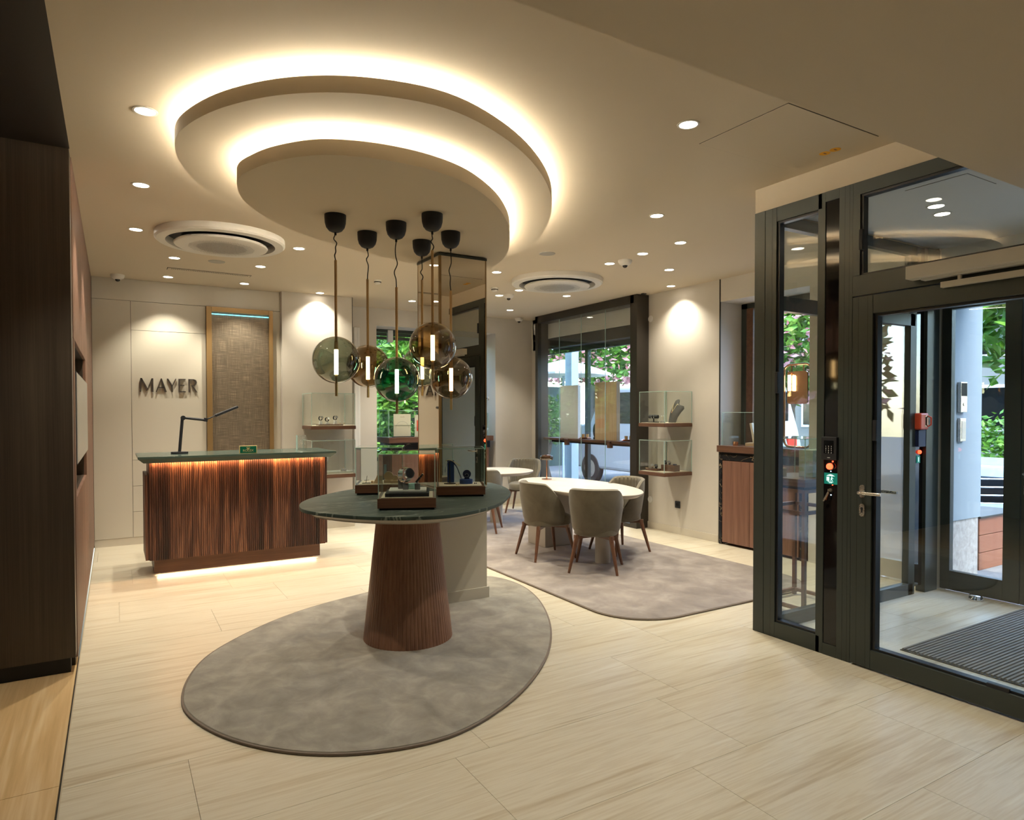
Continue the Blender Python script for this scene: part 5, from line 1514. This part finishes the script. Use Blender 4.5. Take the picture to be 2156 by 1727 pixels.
# ------------------------------------------------------------------ counters in the window recesses
c2 = thing('marble_counter', 'walnut cabinet counter with black marble frame in the right window recess', 'counter', (6.09, 4.72, 0))
bx('marble_side', M['black_marble'], c2, -0.205, 0.19, 0.50, 0.54, 0.0, 1.02, 0.002)
bx('marble_side', M['black_marble'], c2, -0.205, 0.19, -0.54, -0.50, 0.0, 1.02, 0.002)
bx('marble_rail', M['black_marble'], c2, -0.205, 0.19, -0.50, 0.50, 0.955, 1.02, 0.002)
bx('door', M['walnut_plain'], c2, -0.212, 0.18, 0.115, 0.485, 0.03, 0.948, 0.002)
bx('door', M['walnut_plain'], c2, -0.212, 0.18, -0.259, 0.111, 0.03, 0.948, 0.002)
bx('door', M['walnut_plain'], c2, -0.212, 0.18, -0.490, -0.263, 0.03, 0.948, 0.002)
bx('shadow_gap', M['black'], c2, -0.18, 0.17, -0.53, 0.53, 1.02, 1.045)
bx('wood_top', M['walnut_y'], c2, -0.24, 0.19, -0.54, 0.545, 1.045, 1.118, 0.003)
vc = thing('glass_case', 'glass case on the marble counter in the right window recess', 'display case', (6.05, 4.95, 1.118), PI / 2, 'glass display cases')
case_glass(vc, 0.50, 0.38, 0.0, 0.375)
t = thing('wood_easel', 'pale wooden easel stand inside the counter glass case', 'display stand', (6.10, 4.98, 1.118), math.radians(25))
bx('foot', M['sand'], t, -0.10, 0.10, -0.05, 0.05, 0.0, 0.035, 0.003)
mb = MB(); mb.at((0.05, 0.0, 0.135), rx=math.radians(-10)); mb.box(-0.045, 0.045, -0.012, 0.012, -0.10, 0.12); mb.build('board', M['cream'], t, bevel=0.003)
t = thing('copper_beaker', 'small copper beaker beside the wooden easel', 'cup', (5.97, 5.10, 1.118))
MB().lathe([(0, 0), (0.028, 0), (0.032, 0.045), (0.029, 0.045), (0.026, 0.004), (0, 0.004)], 24).build('bowl', M['copper'], t, smooth=40)
MB().tube([(0.031, 0, 0.035), (0.045, 0, 0.032), (0.045, 0, 0.015), (0.029, 0, 0.010)], 0.003, 6).build('handle', M['copper'], t, smooth=50)
# copper hoop stand with a warm tube
hs = thing('hoop_stand', 'copper hoop stand with hanging panel and warm tube lamp on the counter', 'lamp', (6.10, 4.42, 1.118), PI / 2)
hoop = round_rect(-0.17, 0.15, 0.0, 0.86, 0.07, 8)
MB().tube([(p[0], 0, p[1] + 0.012) for p in hoop] + [(hoop[0][0], 0, hoop[0][1] + 0.012)], 0.012, 10).build('hoop', M['copper'], hs, smooth=60)
for x in (-0.08, 0.06): MB().cyl((x, 0, 0.80), (x, 0, 0.87), 0.007, seg=10).build('hanger', M['copper'], hs)
MB().prism(round_rect(-0.13, 0.11, 0.46, 0.80, 0.03), -0.008, 0.008).build('panel', M['copper'], hs, smooth=40).rotation_euler = (PI / 2, 0, 0)
MB().cyl((0.055, 0.045, 0.60), (0.055, 0.045, 0.76), 0.016, seg=16).build('light_tube', M['tube'], hs, smooth=40)
MB().cyl((0.055, 0.045, 0.76), (0.055, 0.0, 0.79), 0.005, seg=8).build('bracket', M['copper'], hs)

# slender display tables behind the lobby glass
def frame_table(name, label, x0, x1, y0, y1, zt, z=0.0):
    t = thing(name, label, 'table', ((x0 + x1) / 2, (y0 + y1) / 2, z))
    w, d = (x1 - x0) / 2, (y1 - y0) / 2
    bx('top', M['walnut_y'], t, -w, w, -d, d, zt - 0.055, zt, 0.002)
    bx('shadow_gap', M['black'], t, -w + 0.02, w - 0.02, -d + 0.02, d - 0.02, zt - 0.075, zt - 0.055)
    s = 0.026
    for sx in (-1, 1):
        for sy in (-1, 1):
            bx('leg', M['walnut_leg'], t, sx * w - (s if sx > 0 else 0), sx * w + (s if sx < 0 else 0), sy * d - (s if sy > 0 else 0), sy * d + (s if sy < 0 else 0), 0.0, zt - 0.075)
    for zz in (0.03, zt - 0.26, zt - 0.10):
        for sx in (-1, 1): bx('rail', M['walnut_leg'], t, sx * w - (s if sx > 0 else 0), sx * w + (s if sx < 0 else 0), -d + s, d - s, zz, zz + 0.025)
        for sy in (-1, 1): bx('rail', M['walnut_leg'], t, -w + s, w - s, sy * d - (s if sy > 0 else 0), sy * d + (s if sy < 0 else 0), zz, zz + 0.025)
    return t
frame_table('display_stand', 'slender walnut frame table seen through the narrow side light', 4.31, 4.80, 3.05, 3.492, 1.0)
v2 = thing('glass_case', 'glass case with a grey box seen through the narrow side light', 'display case', (4.555, 3.271, 1.0), 0, 'glass display cases')
case_glass(v2, 0.46, 0.42, 0.0, 0.30)
block('gift_box', 'grey green gift box inside the case behind the side light', 'box', (4.64, 3.20), 1.0, 0.22, 0.12, 0.205, 'greygreen')
block('tan_box', 'small tan leather box in the case behind the side light', 'box', (4.45, 3.38), 1.0, 0.10, 0.07, 0.06, 'sand')

# far window counter
fc = thing('window_counter', 'walnut counter with dark marble band in the garden window', 'counter', (4.27, 9.46, 0))
bx('front', M['walnut_plain'], fc, -0.78, 0.84, -0.20, 0.24, 0.03, 0.94, 0.002)
bx('marble_band', M['black_marble'], fc, -0.80, 0.86, -0.21, 0.25, 0.94, 1.03, 0.002)
bx('wood_top', M['walnut_x'], fc, -0.84, 0.90, -0.25, 0.27, 1.045, 1.125, 0.003)
bx('shadow_gap', M['black'], fc, -0.80, 0.86, -0.21, 0.25, 1.03, 1.045)
bx('foot', M['black'], fc, -0.74, 0.80, -0.16, 0.22, 0.0, 0.03)
v4 = thing('glass_case', 'glass case with a cream card on the garden window counter', 'display case', (3.83, 9.45, 1.125), 0, 'glass display cases')
case_glass(v4, 0.78, 0.40, 0.0, 0.40)
cp = thing('display_card', 'cream card with script lettering in the garden window case', 'card', (3.70, 9.38, 1.125), 0)
bx('card', M['cream'], cp, -0.135, 0.135, 0.0, 0.012, 0.012, 0.345)
bx('ledge', M['black'], cp, -0.16, 0.18, -0.03, 0.03, 0.0, 0.012)
MB().tube(catmull([(-0.035, -0.001, 0.29), (-0.02, -0.001, 0.312), (-0.012, -0.001, 0.292), (0.002, -0.001, 0.308), (0.012, -0.001, 0.293), (0.022, -0.001, 0.315), (0.03, -0.001, 0.293), (0.04, -0.001, 0.300)], 5, False), 0.0016, 5).build('script_lettering', M['sand'], cp)
MB().tube([(0.105 * math.cos(PI * k / 24), -0.001, 0.13 + 0.105 * math.sin(PI * k / 24)) for k in range(25)], 0.0012, 5).build('printed_arc', M['grey'], cp)
op = thing('display_card', 'orange print in a pale mount beside the cream card', 'picture', (4.02, 9.40, 1.125))
bx('mount', M['cream'], op, -0.11, 0.14, 0.0, 0.010, 0.0, 0.33)
bx('print', M['orange'], op, -0.08, 0.12, -0.002, 0.0, 0.085, 0.25)
v5 = thing('glass_case', 'glass case at the right end of the garden window counter', 'display case', (4.86, 9.45, 1.125), 0, 'glass display cases')
case_glass(v5, 0.50, 0.38, 0.0, 0.36)
rs = thing('bracket_lamp', 'small round white fitting on the garden window reveal', 'lamp', (WX1, 9.50, 1.72))
MB().cyl((0, 0, 0), (-0.012, 0, 0), 0.03, seg=20).build('rose', M['white'], rs)
MB().ball((-0.035, 0, 0), 0.018, 12, 8).build('knob', M['black'], rs, smooth=60)

# display window furnishing
ds = thing('window_shelf', 'walnut shelf spanning the display window on two brackets', 'shelf', (5.94, 7.50, 1.065))
MB().prism(round_rect(-0.15, 0.14, -0.86, 0.72, 0.08), 0.0, 0.035).build('board', M['walnut_y'], ds, smooth=40)
for y in (-0.42, 0.58):
    bx('bracket', M['walnut_leg'], ds, -0.180, -0.12, y - 0.03, y + 0.03, -0.06, 0.034, 0.004)
bx('tie_rod', M['bronze'], ds, -0.02, 0.0, -0.86, 1.17, -0.035, -0.001)
block('upright_panel', 'grey white upright board on the display window shelf', 'panel', (5.98, 8.26), 1.10, 0.05, 0.46, 0.80, 'white', 0.0)
sh2 = thing('window_shelf', 'short shelf at the far end of the display window', 'shelf', (5.95, 8.47, 1.065))
bx('board', M['walnut_y'], sh2, -0.13, 0.12, -0.24, 0.29, 0.0, 0.034, 0.004)
block('upright_panel', 'pale oak upright board on the display window shelf', 'panel', (5.97, 7.36), 1.10, 0.06, 0.48, 0.82, 'oak', 0.0)
def tray(y, lb):
    t = thing('serving_tray', lb + ' tray', 'tray', (5.96, y, 1.10))
    MB().lathe([(0, 0), (0.085, 0), (0.10, 0.012), (0.098, 0.014), (0.083, 0.004), (0, 0.004)], 28).build('dish', M['copper'], t, smooth=40)
    MB().lathe([(0, 0.012), (0.07, 0.012), (0.085, 0.024), (0.083, 0.026), (0.068, 0.016), (0, 0.016)], 28).build('saucer', M['copper'], t, smooth=40)
    for k, (dx, dy) in enumerate(((-0.02, 0.018), (0.025, -0.025))):
        c = thing('gold_cup', lb + (' cup, left one', ' cup, right one')[k], 'cup', (5.96 + dx, y + dy, 1.1165), 0, 'gold cups on the window shelf')
        MB().lathe([(0, 0), (0.021, 0), (0.023, 0.055), (0.020, 0.055), (0.018, 0.004), (0, 0.004)], 20).build('body', M['brass'], c, smooth=40)
tray(7.86, 'gold, between the two upright boards,')
tray(6.90, 'gold, at the near end of the display window shelf,')
sp = thing('speaker', 'dark oval loudspeaker between the upright boards in the display window', 'speaker', (6.01, 7.68, 1.10))
MB().ball((0, 0, 0.125), 0.05, 20, 14, (0.6, 0.9, 2.1)).build('body', M['black'], sp, smooth=60)
MB().cyl((0, 0, 0), (0, 0, 0.03), 0.03, seg=16).build('foot', M['black'], sp)

# ------------------------------------------------------------------ fittings on the entrance screen
kx = XV - 0.035
kp = thing('keypad', 'black door keypad on the entrance screen', 'keypad', (kx, 2.475, 1.275))
bx('body', M['black'], kp, -0.022, 0.006, -0.050, 0.050, -0.070, 0.070, 0.003)
bx('touch_face', M['black_gloss'], kp, -0.0235, -0.022, -0.032, 0.032, -0.030, 0.048)
for r in range(4):
    for c_ in range(3):
        text('key_digit', '123456789*0#'[r * 3 + c_], 0.012, 0.0002, M['white'], kp, (-0.0240, 0.018 - 0.018 * c_, 0.012 - 0.0125 * r), (PI / 2, 0, -PI / 2))
bx('maker_mark', M['white'], kp, -0.0224, -0.022, -0.009, 0.009, -0.0575, -0.0545)
eb = thing('emergency_button', 'red push button below the keypad', 'button', (kx + 0.006, 2.477, 1.165))
MB().cyl((0, 0, 0), (-0.012, 0, 0), 0.0215, seg=24).build('collar', M['steel'], eb, smooth=40)
MB().lathe([(0, 0.030), (0.012, 0.029), (0.0185, 0.022), (0.0185, 0.010), (0, 0.010)], 24).build('button', M['red_led'], eb, smooth=50).rotation_euler = (0, -PI / 2, 0)
MB().ball((-0.002, -0.012, 0.030), 0.005, 10, 6).build('indicator', M['red_led'], eb)
MB().ball((-0.002, 0.0, -0.030), 0.003, 10, 6).build('indicator', M['blue_led'], eb)
xs = thing('exit_sign', 'small green emergency exit sign on the entrance screen', 'sign', (kx + 0.006, 2.477, 1.090))
bx('plate', M['sign_green'], xs, -0.004, 0.0, -0.043, 0.043, -0.034, 0.034, 0.001)
rot_ = (PI / 2, 0, -PI / 2)
pic = MB()
pic.prism([(-0.026, -0.014), (-0.008, -0.014), (-0.008, 0.010), (-0.026, 0.010)], 0, 0.0006)
pic.prism([(0.008 + 0.003 * math.cos(2 * PI * k / 10), 0.010 + 0.003 * math.sin(2 * PI * k / 10)) for k in range(10)], 0, 0.0006)
for q in ([(0.006, 0.006), (0.003, -0.004), (0.007, -0.004), (0.011, 0.006)], [(0.003, -0.004), (-0.002, -0.012), (0.001, -0.013), (0.007, -0.004)], [(0.005, -0.004), (0.012, -0.013), (0.015, -0.012), (0.008, -0.003)], [(0.010, 0.006), (0.018, 0.001), (0.017, -0.001), (0.009, 0.003)], [(0.006, 0.006), (0.000, 0.002), (0.001, 0.000), (0.007, 0.003)]):
    pic.prism(q, 0, 0.0006)
po = pic.build('pictogram', M['sign_white'], xs); po.location = (-0.0042, 0, 0); po.rotation_euler = rot_
ro = MB(); ro.prism([(-0.028, 0.016), (0.028, 0.016), (0.012, 0.024), (0, 0.027), (-0.012, 0.024)], 0, 0.0006)
ro.box(-0.018, 0.018, -0.021, -0.018, 0, 0.0006).box(-0.010, 0.010, -0.027, -0.0245, 0, 0.0006)
o_ = ro.build('sign_bars', M['sign_white'], xs); o_.location = (-0.0042, 0, 0); o_.rotation_euler = rot_
ks = thing('key_switch', 'key switch with a hanging bunch of keys on the entrance screen', 'key switch', (kx + 0.006, 2.477, 1.020))
MB().cyl((0, 0, 0), (-0.010, 0, 0), 0.010, seg=18).build('barrel', M['steel'], ks, smooth=40)
bx('key_bow', M['steel'], ks, -0.030, -0.010, -0.002, 0.002, -0.008, 0.008, 0.001)
mb = MB(); mb.at((-0.028, 0.010, -0.03), rx=0.5); mb.box(-0.001, 0.001, -0.005, 0.005, -0.045, 0.02); mb.build('key', M['steel'], ks)
mb = MB(); mb.at((-0.026, 0.004, -0.028), rx=0.35); mb.box(-0.001, 0.001, -0.004, 0.004, -0.035, 0.018); mb.build('key', M['copper'], ks)
MB().ball((-0.002, -0.012, 0.032), 0.0035, 10, 6).build('indicator', M['red_led'], ks)
MB().ball((-0.002, -0.002, -0.030), 0.0035, 10, 6).build('indicator', M['blue_led'], ks)

al = thing('alarm_unit', 'orange alarm unit over a dark keypad on the lobby screen', 'alarm', (5.675, 2.973, 1.42))
bx('cover', M['orange'], al, -0.075, 0.05, -0.055, 0.0, -0.07, 0.065, 0.012)
bx('window', M['black_gloss'], al, -0.005, 0.030, -0.057, -0.055, -0.045, 0.045, 0.002)
MB().tube([(0.034, -0.056, 0.04), (0.044, -0.075, 0.03), (0.044, -0.075, -0.03), (0.034, -0.056, -0.045)], 0.006, 8).build('grip', M['orange'], al, smooth=50)
bx('keypad', M['navy'], al, -0.065, 0.045, -0.035, 0.0, -0.21, -0.072, 0.003)
MB().ball((0.005, -0.006, -0.255), 0.017, 14, 10).build('button', M['red_led'], al, smooth=60)
bx('exit_plate', M['sign_green'], al, -0.03, 0.02, -0.004, 0.0, -0.345, -0.285)
bx('exit_pictogram', M['sign_white'], al, -0.008, 0.003, -0.0048, -0.004, -0.335, -0.297)

# lobby mat and door stop
mt = thing('entrance_mat', 'ribbed black and grey entrance mat in the lobby', 'mat', (5.02, 1.62, 0.0))
bx('tray', M['rubber'], mt, -0.80, 0.86, -0.66, 0.69, 0.0, 0.004)
mb = MB()
k = 0
yy = -0.655
while yy < 0.68:
    mb.box(-0.79, 0.85, yy, yy + 0.013, 0.004, 0.014)
    yy += 0.0245
mb.build('ribs', M['grey'], mt)['kind'] = 'stuff'
dsx = thing('door_stop', 'round steel door stop on the lobby floor', 'door stop', (5.86, 2.62, 0.0))
MB().lathe([(0, 0), (0.050, 0), (0.050, 0.022), (0.044, 0.030), (0.044, 0.036), (0.036, 0.042), (0, 0.042)], 32).build('body', M['chrome'], dsx, smooth=40)
# ------------------------------------------------------------------ outside
struct(MB().box(6.0, 8.6, -40, 60, -0.14, -0.04).box(8.6, 60, 7.0, 60, -0.14, -0.04).box(-40, 6.0, 9.9, 60, -0.14, -0.04).box(8.6, 60, -40, 7.0, -0.9, -0.8)
       .box(8.5, 8.6, -40, 7.0, -0.9, -0.14).box(8.6, 60, 7.0, 7.1, -0.9, -0.14).build('floor_street', M['paving']), 'sunlit grey paving of the street outside', 'pavement')
rv = struct(thing('wall_outside', 'pale plaster reveal of the street entrance on a rough stone plinth', 'wall'), None, None)
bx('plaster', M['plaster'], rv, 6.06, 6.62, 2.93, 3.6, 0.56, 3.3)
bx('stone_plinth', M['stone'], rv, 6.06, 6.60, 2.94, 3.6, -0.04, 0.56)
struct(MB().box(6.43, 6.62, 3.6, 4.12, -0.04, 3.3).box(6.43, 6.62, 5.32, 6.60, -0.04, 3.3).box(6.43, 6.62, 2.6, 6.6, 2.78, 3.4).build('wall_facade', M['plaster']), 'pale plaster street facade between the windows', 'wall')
ic = thing('intercom', 'steel video intercom on the plaster reveal outside', 'intercom', (6.25, 2.93, 1.62))
bx('case', M['steel'], ic, -0.055, 0.055, -0.03, 0.0, -0.13, 0.13, 0.004)
bx('camera_window', M['black_gloss'], ic, -0.045, 0.045, -0.032, -0.03, 0.01, 0.12)
MB().cyl((0, -0.034, -0.06), (0, -0.03, -0.06), 0.016, seg=20).build('call_button', M['steel'], ic)
mbx = thing('card_reader', 'small brass framed card reader under the intercom', 'card reader', (6.25, 2.93, 1.34))
bx('case', M['steel'], mbx, -0.05, 0.05, -0.025, 0.0, -0.10, 0.10, 0.004)
bx('face', M['cream'], mbx, -0.025, 0.035, -0.027, -0.025, -0.075, 0.075)

def leaves(n, c, s, size, seed, flat=1.0, shell=0.35):
    rr = random.Random(seed)
    vs, fs = [], []
    for _ in range(n):
        d = Vector((rr.gauss(0, 1), rr.gauss(0, 1), rr.gauss(0, 1))).normalized()
        q = rr.uniform(shell, 1.0) ** 0.6
        bump = 1.0 + 0.22 * math.sin(d.x * 5 + seed) * math.cos(d.y * 6 + d.z * 4)
        p = Vector((c[0] + d.x * s[0] * q * bump, c[1] + d.y * s[1] * q * bump, c[2] + d.z * s[2] * q * bump))
        a = Vector((rr.gauss(0, 1), rr.gauss(0, 1), rr.gauss(0, 0.5))).normalized()
        b_ = a.cross(Vector((rr.gauss(0, 1), rr.gauss(0, 1), rr.gauss(0, 1)))).normalized()
        L = size * rr.uniform(0.6, 1.3)
        k = len(vs)
        nn = a.cross(b_) * L * 0.12
        vs += [tuple(p - a * L), tuple(p + b_ * L * 0.5 + nn), tuple(p + a * L), tuple(p - b_ * L * 0.5 + nn)]
        fs += [(k, k + 1, k + 2), (k, k + 2, k + 3)]
    return vs, fs
def tree(name, label, base, trunk_h, c, s, n, size, seed, mat='leaf', cat='tree', bloom=0):
    t = thing(name, label, cat, base)
    v, f = leaves(n, c, s, size, seed)
    MB().add(v, f).build('foliage', M[mat], t)
    if bloom:
        v, f = leaves(bloom, c, (s[0] * 1.05, s[1] * 1.05, s[2] * 1.05), size * 0.8, seed + 50, shell=0.8)
        MB().add(v, f).build('blossom', M['blossom'], t)
    rr = random.Random(seed)
    MB().tube([(0, 0, 0), (rr.uniform(-.1, .1), rr.uniform(-.1, .1), trunk_h * 0.5), (c[0], c[1], c[2])], [0.10, 0.08, 0.04], 8).build('trunk', M['bark'], t, smooth=60)
    for k in range(4):
        MB().tube([(c[0] * 0.6, c[1] * 0.6, trunk_h * 0.8), (c[0] + rr.uniform(-.6, .6) * s[0], c[1] + rr.uniform(-.6, .6) * s[1], c[2] + rr.uniform(-.1, .5) * s[2])], [0.045, 0.015], 6).build('branch', M['bark'], t)
    return t
# garden behind the far window
tree('garden_tree', 'bright green leafy tree filling the far window', (5.5, 13.0, -0.04), 1.2, (0, 0, 1.9), (1.1, 1.0, 1.9), 5200, 0.10, 3, 'leaf')
tree('garden_tree', 'dark green tree deeper in the garden behind the far window', (6.9, 16.8, -0.04), 1.6, (0, 0, 2.4), (2.4, 1.5, 2.4), 5200, 0.13, 8, 'leaf_dark')
tree('garden_shrub', 'light green shrub low outside the far window', (5.3, 11.2, -0.04), 0.5, (0, 0, 0.8), (0.9, 0.5, 0.8), 2400, 0.08, 12, 'leaf', 'shrub')
tree('garden_tree', 'leafy tree at the left of the far window view', (3.5, 14.4, -0.04), 1.4, (0, 0, 2.2), (1.2, 1.0, 2.0), 4200, 0.11, 17, 'leaf')
tree('garden_tree', 'unseen tall leafy tree added at the left to hide mirrored sky', (0.9, 13.4, -0.04), 1.6, (0, 0, 3.0), (1.5, 1.3, 2.9), 5200, 0.13, 31, 'leaf')  # added out of view to keep bright sky out of the pane reflections
tree('garden_tree', 'unseen farthest tall tree added at the side to hide mirrored sky', (-2.2, 15.2, -0.04), 1.6, (0, 0, 3.4), (1.9, 1.5, 3.2), 5200, 0.15, 32, 'leaf_dark')  # also added out of view, covers sky mirrored in the display window
tree('sky_screen_hedge', 'tall clipped hedge added behind the trees to hide mirrored sky', (3.2, 20.0, -0.04), 1.0, (0, 0, 2.6), (7.0, 0.9, 2.8), 9000, 0.2, 33, 'leaf_dark', 'hedge')  # added backdrop, blocks the bright sky that the panes would reflect
tree('street_tree', 'nearer tree down the street to the right', (10.2, -1.4, -0.80), 1.8, (0, 0, 3.4), (1.4, 1.4, 2.0), 4200, 0.13, 41, 'leaf_dark', bloom=500)
tree('street_tree', 'farther tree down the street to the right', (13.6, -3.9, -0.80), 1.8, (0, 0, 3.6), (1.7, 1.7, 2.2), 4200, 0.15, 42, 'leaf')
bh = thing('street_building', 'tall grey house far down the street', 'building', (16.0, -8.5, -0.80))
bx('wall', M['ext_wall'], bh, -8, 8, -1.0, 0.0, 0.0, 8.5)
for j in range(6):
    for i in range(2):
        w_ = bx('window', M['white'], bh, -7.2 + 2.5 * j, -6.0 + 2.5 * j, 0.0, 0.05, 1.2 + 3.2 * i, 3.0 + 3.2 * i)
        bx('glazing', M['black_gloss'], w_, -7.1 + 2.5 * j, -6.1 + 2.5 * j, 0.05, 0.07, 1.3 + 3.2 * i, 2.9 + 3.2 * i)
# street side
tree('flowering_tree', 'flowering tree with pink blossom outside the display window', (10.6, 13.6, -0.04), 1.8, (0, 0, 3.5), (1.7, 1.9, 1.25), 5200, 0.11, 21, 'leaf', bloom=2600)
tree('flowering_tree', 'flowering tree with pink blossom outside the recess window', (12.4, 9.2, -0.04), 1.6, (0, 0, 3.2), (1.5, 1.5, 1.35), 4600, 0.11, 22, 'leaf', bloom=1300)
tree('street_tree', 'broad leafed tree hanging into view beyond the street door', (9.9, 3.45, -0.80), 2.2, (0, 0.1, 3.7), (1.0, 1.0, 1.15), 1700, 0.12, 23, 'leaf')
tree('hedge', 'clipped green hedge at the roadside beyond the street door', (16.6, 7.0, -0.80), 0.4, (0, 0, 1.0), (1.0, 2.4, 1.15), 5200, 0.09, 24, 'leaf', 'hedge')
tree('potted_bush', 'potted bush against the dark green hoarding in the display window view', (8.3, 12.3, -0.04), 0.7, (0, 0, 1.35), (0.45, 0.5, 0.55), 1500, 0.07, 25, 'leaf', 'bush')
for k, (x, y0, y1, z1, m_, lb) in enumerate(((10.4, 15.6, 18.6, 2.25, 'dark_green', 'dark green hoarding across the street'), (24.5, -6.0, 22.0, 5.5, 'ext_wall', 'pale house front across the street'))):
    b = thing('street_building', lb, 'building', (x, (y0 + y1) / 2, -0.04))
    bx('wall', M[m_], b, 0, 1.0, -(y1 - y0) / 2, (y1 - y0) / 2, 0, z1)
    if k:
        for j in range(7):
            for i in range(2):
                w_ = bx('window', M['white'], b, -0.05, 0.0, -11 + j * 3.2, -9.7 + j * 3.2, 0.9 + 2.4 * i, 2.4 + 2.4 * i)
                bx('glazing', M['black_gloss'], w_, -0.07, -0.05, -10.9 + j * 3.2, -9.8 + j * 3.2, 1.0 + 2.4 * i, 2.3 + 2.4 * i)
aw = thing('market_parasol', 'white canvas parasol outside the display window', 'parasol', (8.15, 11.5, -0.04))
MB().cyl((0, 0, 0), (0, 0, 2.5), 0.025, seg=12).build('pole', M['outdoor_post'], aw)
loops = []
for zz, r in ((2.30, 0.98), (2.34, 1.0), (2.52, 0.5), (2.64, 0.03)):
    loops.append([(r * (1.0 if k % 2 == 0 else 0.93) * math.cos(2 * PI * k / 16), r * (1.0 if k % 2 == 0 else 0.93) * math.sin(2 * PI * k / 16), zz) for k in range(16)])
MB().rings(loops).build('canopy', M['canvas'], aw)
MB().cyl((0, 0, 0), (0, 0, 0.08), 0.25, seg=20).build('foot', M['grey'], aw)

def vehicle(name, label, cat, loc, rz, L, W_, hb, ht, paint, front, plate_txt=None):
    """simple bodied vehicle lengthwise along +x"""
    t = thing(name, label, cat, loc, rz)
    side = [(-L / 2, 0.32), (L / 2, 0.32), (L / 2, hb * 0.8), (L / 2 - 0.15, hb), (L / 2 - front, hb + 0.05), (L / 2 - front - 0.45, ht), (-L / 2 + 0.35, ht), (-L / 2 + 0.08, hb), (-L / 2, hb * 0.75)]
    mb = MB()
    n = len(side)
    vs = [(x, y, z) for y in (-W_ / 2, W_ / 2) for x, z in side]
    fs = [(i, (i + 1) % n, n + (i + 1) % n, n + i) for i in range(n)] + [tuple(range(n)), tuple(reversed(range(n, 2 * n)))]
    mb.add(vs, fs).build('body', M[paint], t, bevel=0.07, seg=3)
    for s_ in (-1, 1):
        y0, y1 = sorted((s_ * (W_ / 2 - 0.004), s_ * (W_ / 2 + 0.006)))
        bx('side_window', M['black_gloss'], t, -L / 2 + 0.55, -0.05, y0, y1, hb + 0.05, ht - 0.12, 0.02)
        bx('side_window', M['black_gloss'], t, 0.02, L / 2 - front - 0.5, y0, y1, hb + 0.05, ht - 0.12, 0.02)
        for x in (-L / 2 + 0.75, L / 2 - 0.75):
            w_ = MB().cyl((x, s_ * (W_ / 2 - 0.12), 0.32), (x, s_ * (W_ / 2 + 0.02), 0.32), 0.31, seg=24).build('wheel', M['rubber'], t, smooth=40)
            MB().cyl((x, s_ * (W_ / 2 + 0.015), 0.32), (x, s_ * (W_ / 2 + 0.028), 0.32), 0.19, seg=20).build('hubcap', M['steel'], w_, smooth=40)
    bx('rear_window', M['black_gloss'], t, -L / 2 + 0.12, -L / 2 + 0.2, -W_ / 2 + 0.22, W_ / 2 - 0.22, hb + 0.06, ht - 0.15, 0.02)
    bx('number_plate', M['white'], t, -L / 2 - 0.02, -L / 2 + 0.02, -0.26, 0.26, 0.50, 0.62)
    for s_ in (-1, 1): bx('tail_lamp', M['red'], t, -L / 2 - 0.01, -L / 2 + 0.05, s_ * (W_ / 2 - 0.28) - 0.12, s_ * (W_ / 2 - 0.28) + 0.12, hb * 0.72, hb * 0.86, 0.01)
    if plate_txt:
        text('plate_lettering', plate_txt, 0.11, 0.002, M['black'], t, (-L / 2 - 0.022, 0, 0.56), (PI / 2, 0, -PI / 2))
    return t
vehicle('parked_car', 'silver car parked beyond the street door', 'car', (12.9, 5.35, -0.80), math.radians(4), 3.9, 1.7, 0.85, 1.48, 'car', 0.95, '147')
vehicle('delivery_van', 'white van parked outside the display window', 'van', (9.75, 9.9, -0.04), math.radians(88), 4.6, 1.9, 1.25, 2.05, 'car_white', 0.7)
pt_ = thing('planter', 'red brown wooden planter steps outside the street door', 'planter', (7.55, 3.42, -0.04))
for k in range(3): bx('board', M['red_wood'], pt_, -0.40, 0.40, -0.25, 0.25, 0.0 + 0.17 * k, 0.165 + 0.17 * k, 0.004)
bx('rim', M['bronze'], pt_, -0.42, 0.42, -0.27, 0.27, 0.506, 0.526, 0.004)
ch2 = thing('metal_chair', 'chromed wire chair outside the street door', 'chair', (8.30, 3.66, -0.04), 2.4)
MB().box(-0.2, 0.2, -0.2, 0.2, 0.42, 0.45).build('seat', M['outdoor_post'], ch2, bevel=0.01)
for sx in (-1, 1):
    for sy in (-1, 1): MB().cyl((sx * 0.17, sy * 0.17, 0.42), (sx * 0.21, sy * 0.21, 0.0), 0.011, seg=8).build('leg', M['chrome'], ch2)
    MB().tube([(sx * 0.19, 0.19, 0.44), (sx * 0.19, 0.26, 0.82)], 0.011, 8).build('back_post', M['chrome'], ch2)
for k in range(4): MB().cyl((-0.19, 0.21 + 0.015 * k, 0.54 + 0.09 * k), (0.19, 0.21 + 0.015 * k, 0.54 + 0.09 * k), 0.009, seg=8).build('back_bar', M['chrome'], ch2)
bl_ = thing('bollard', 'pale blue post outside the display window', 'post', (7.0, 9.62, -0.04))
bx('shaft', M['outdoor_post'], bl_, -0.08, 0.08, -0.10, 0.10, 0.0, 3.2, 0.01)
bx('foot_plate', M['steel'], bl_, -0.16, 0.16, -0.18, 0.18, 0.0, 0.02)
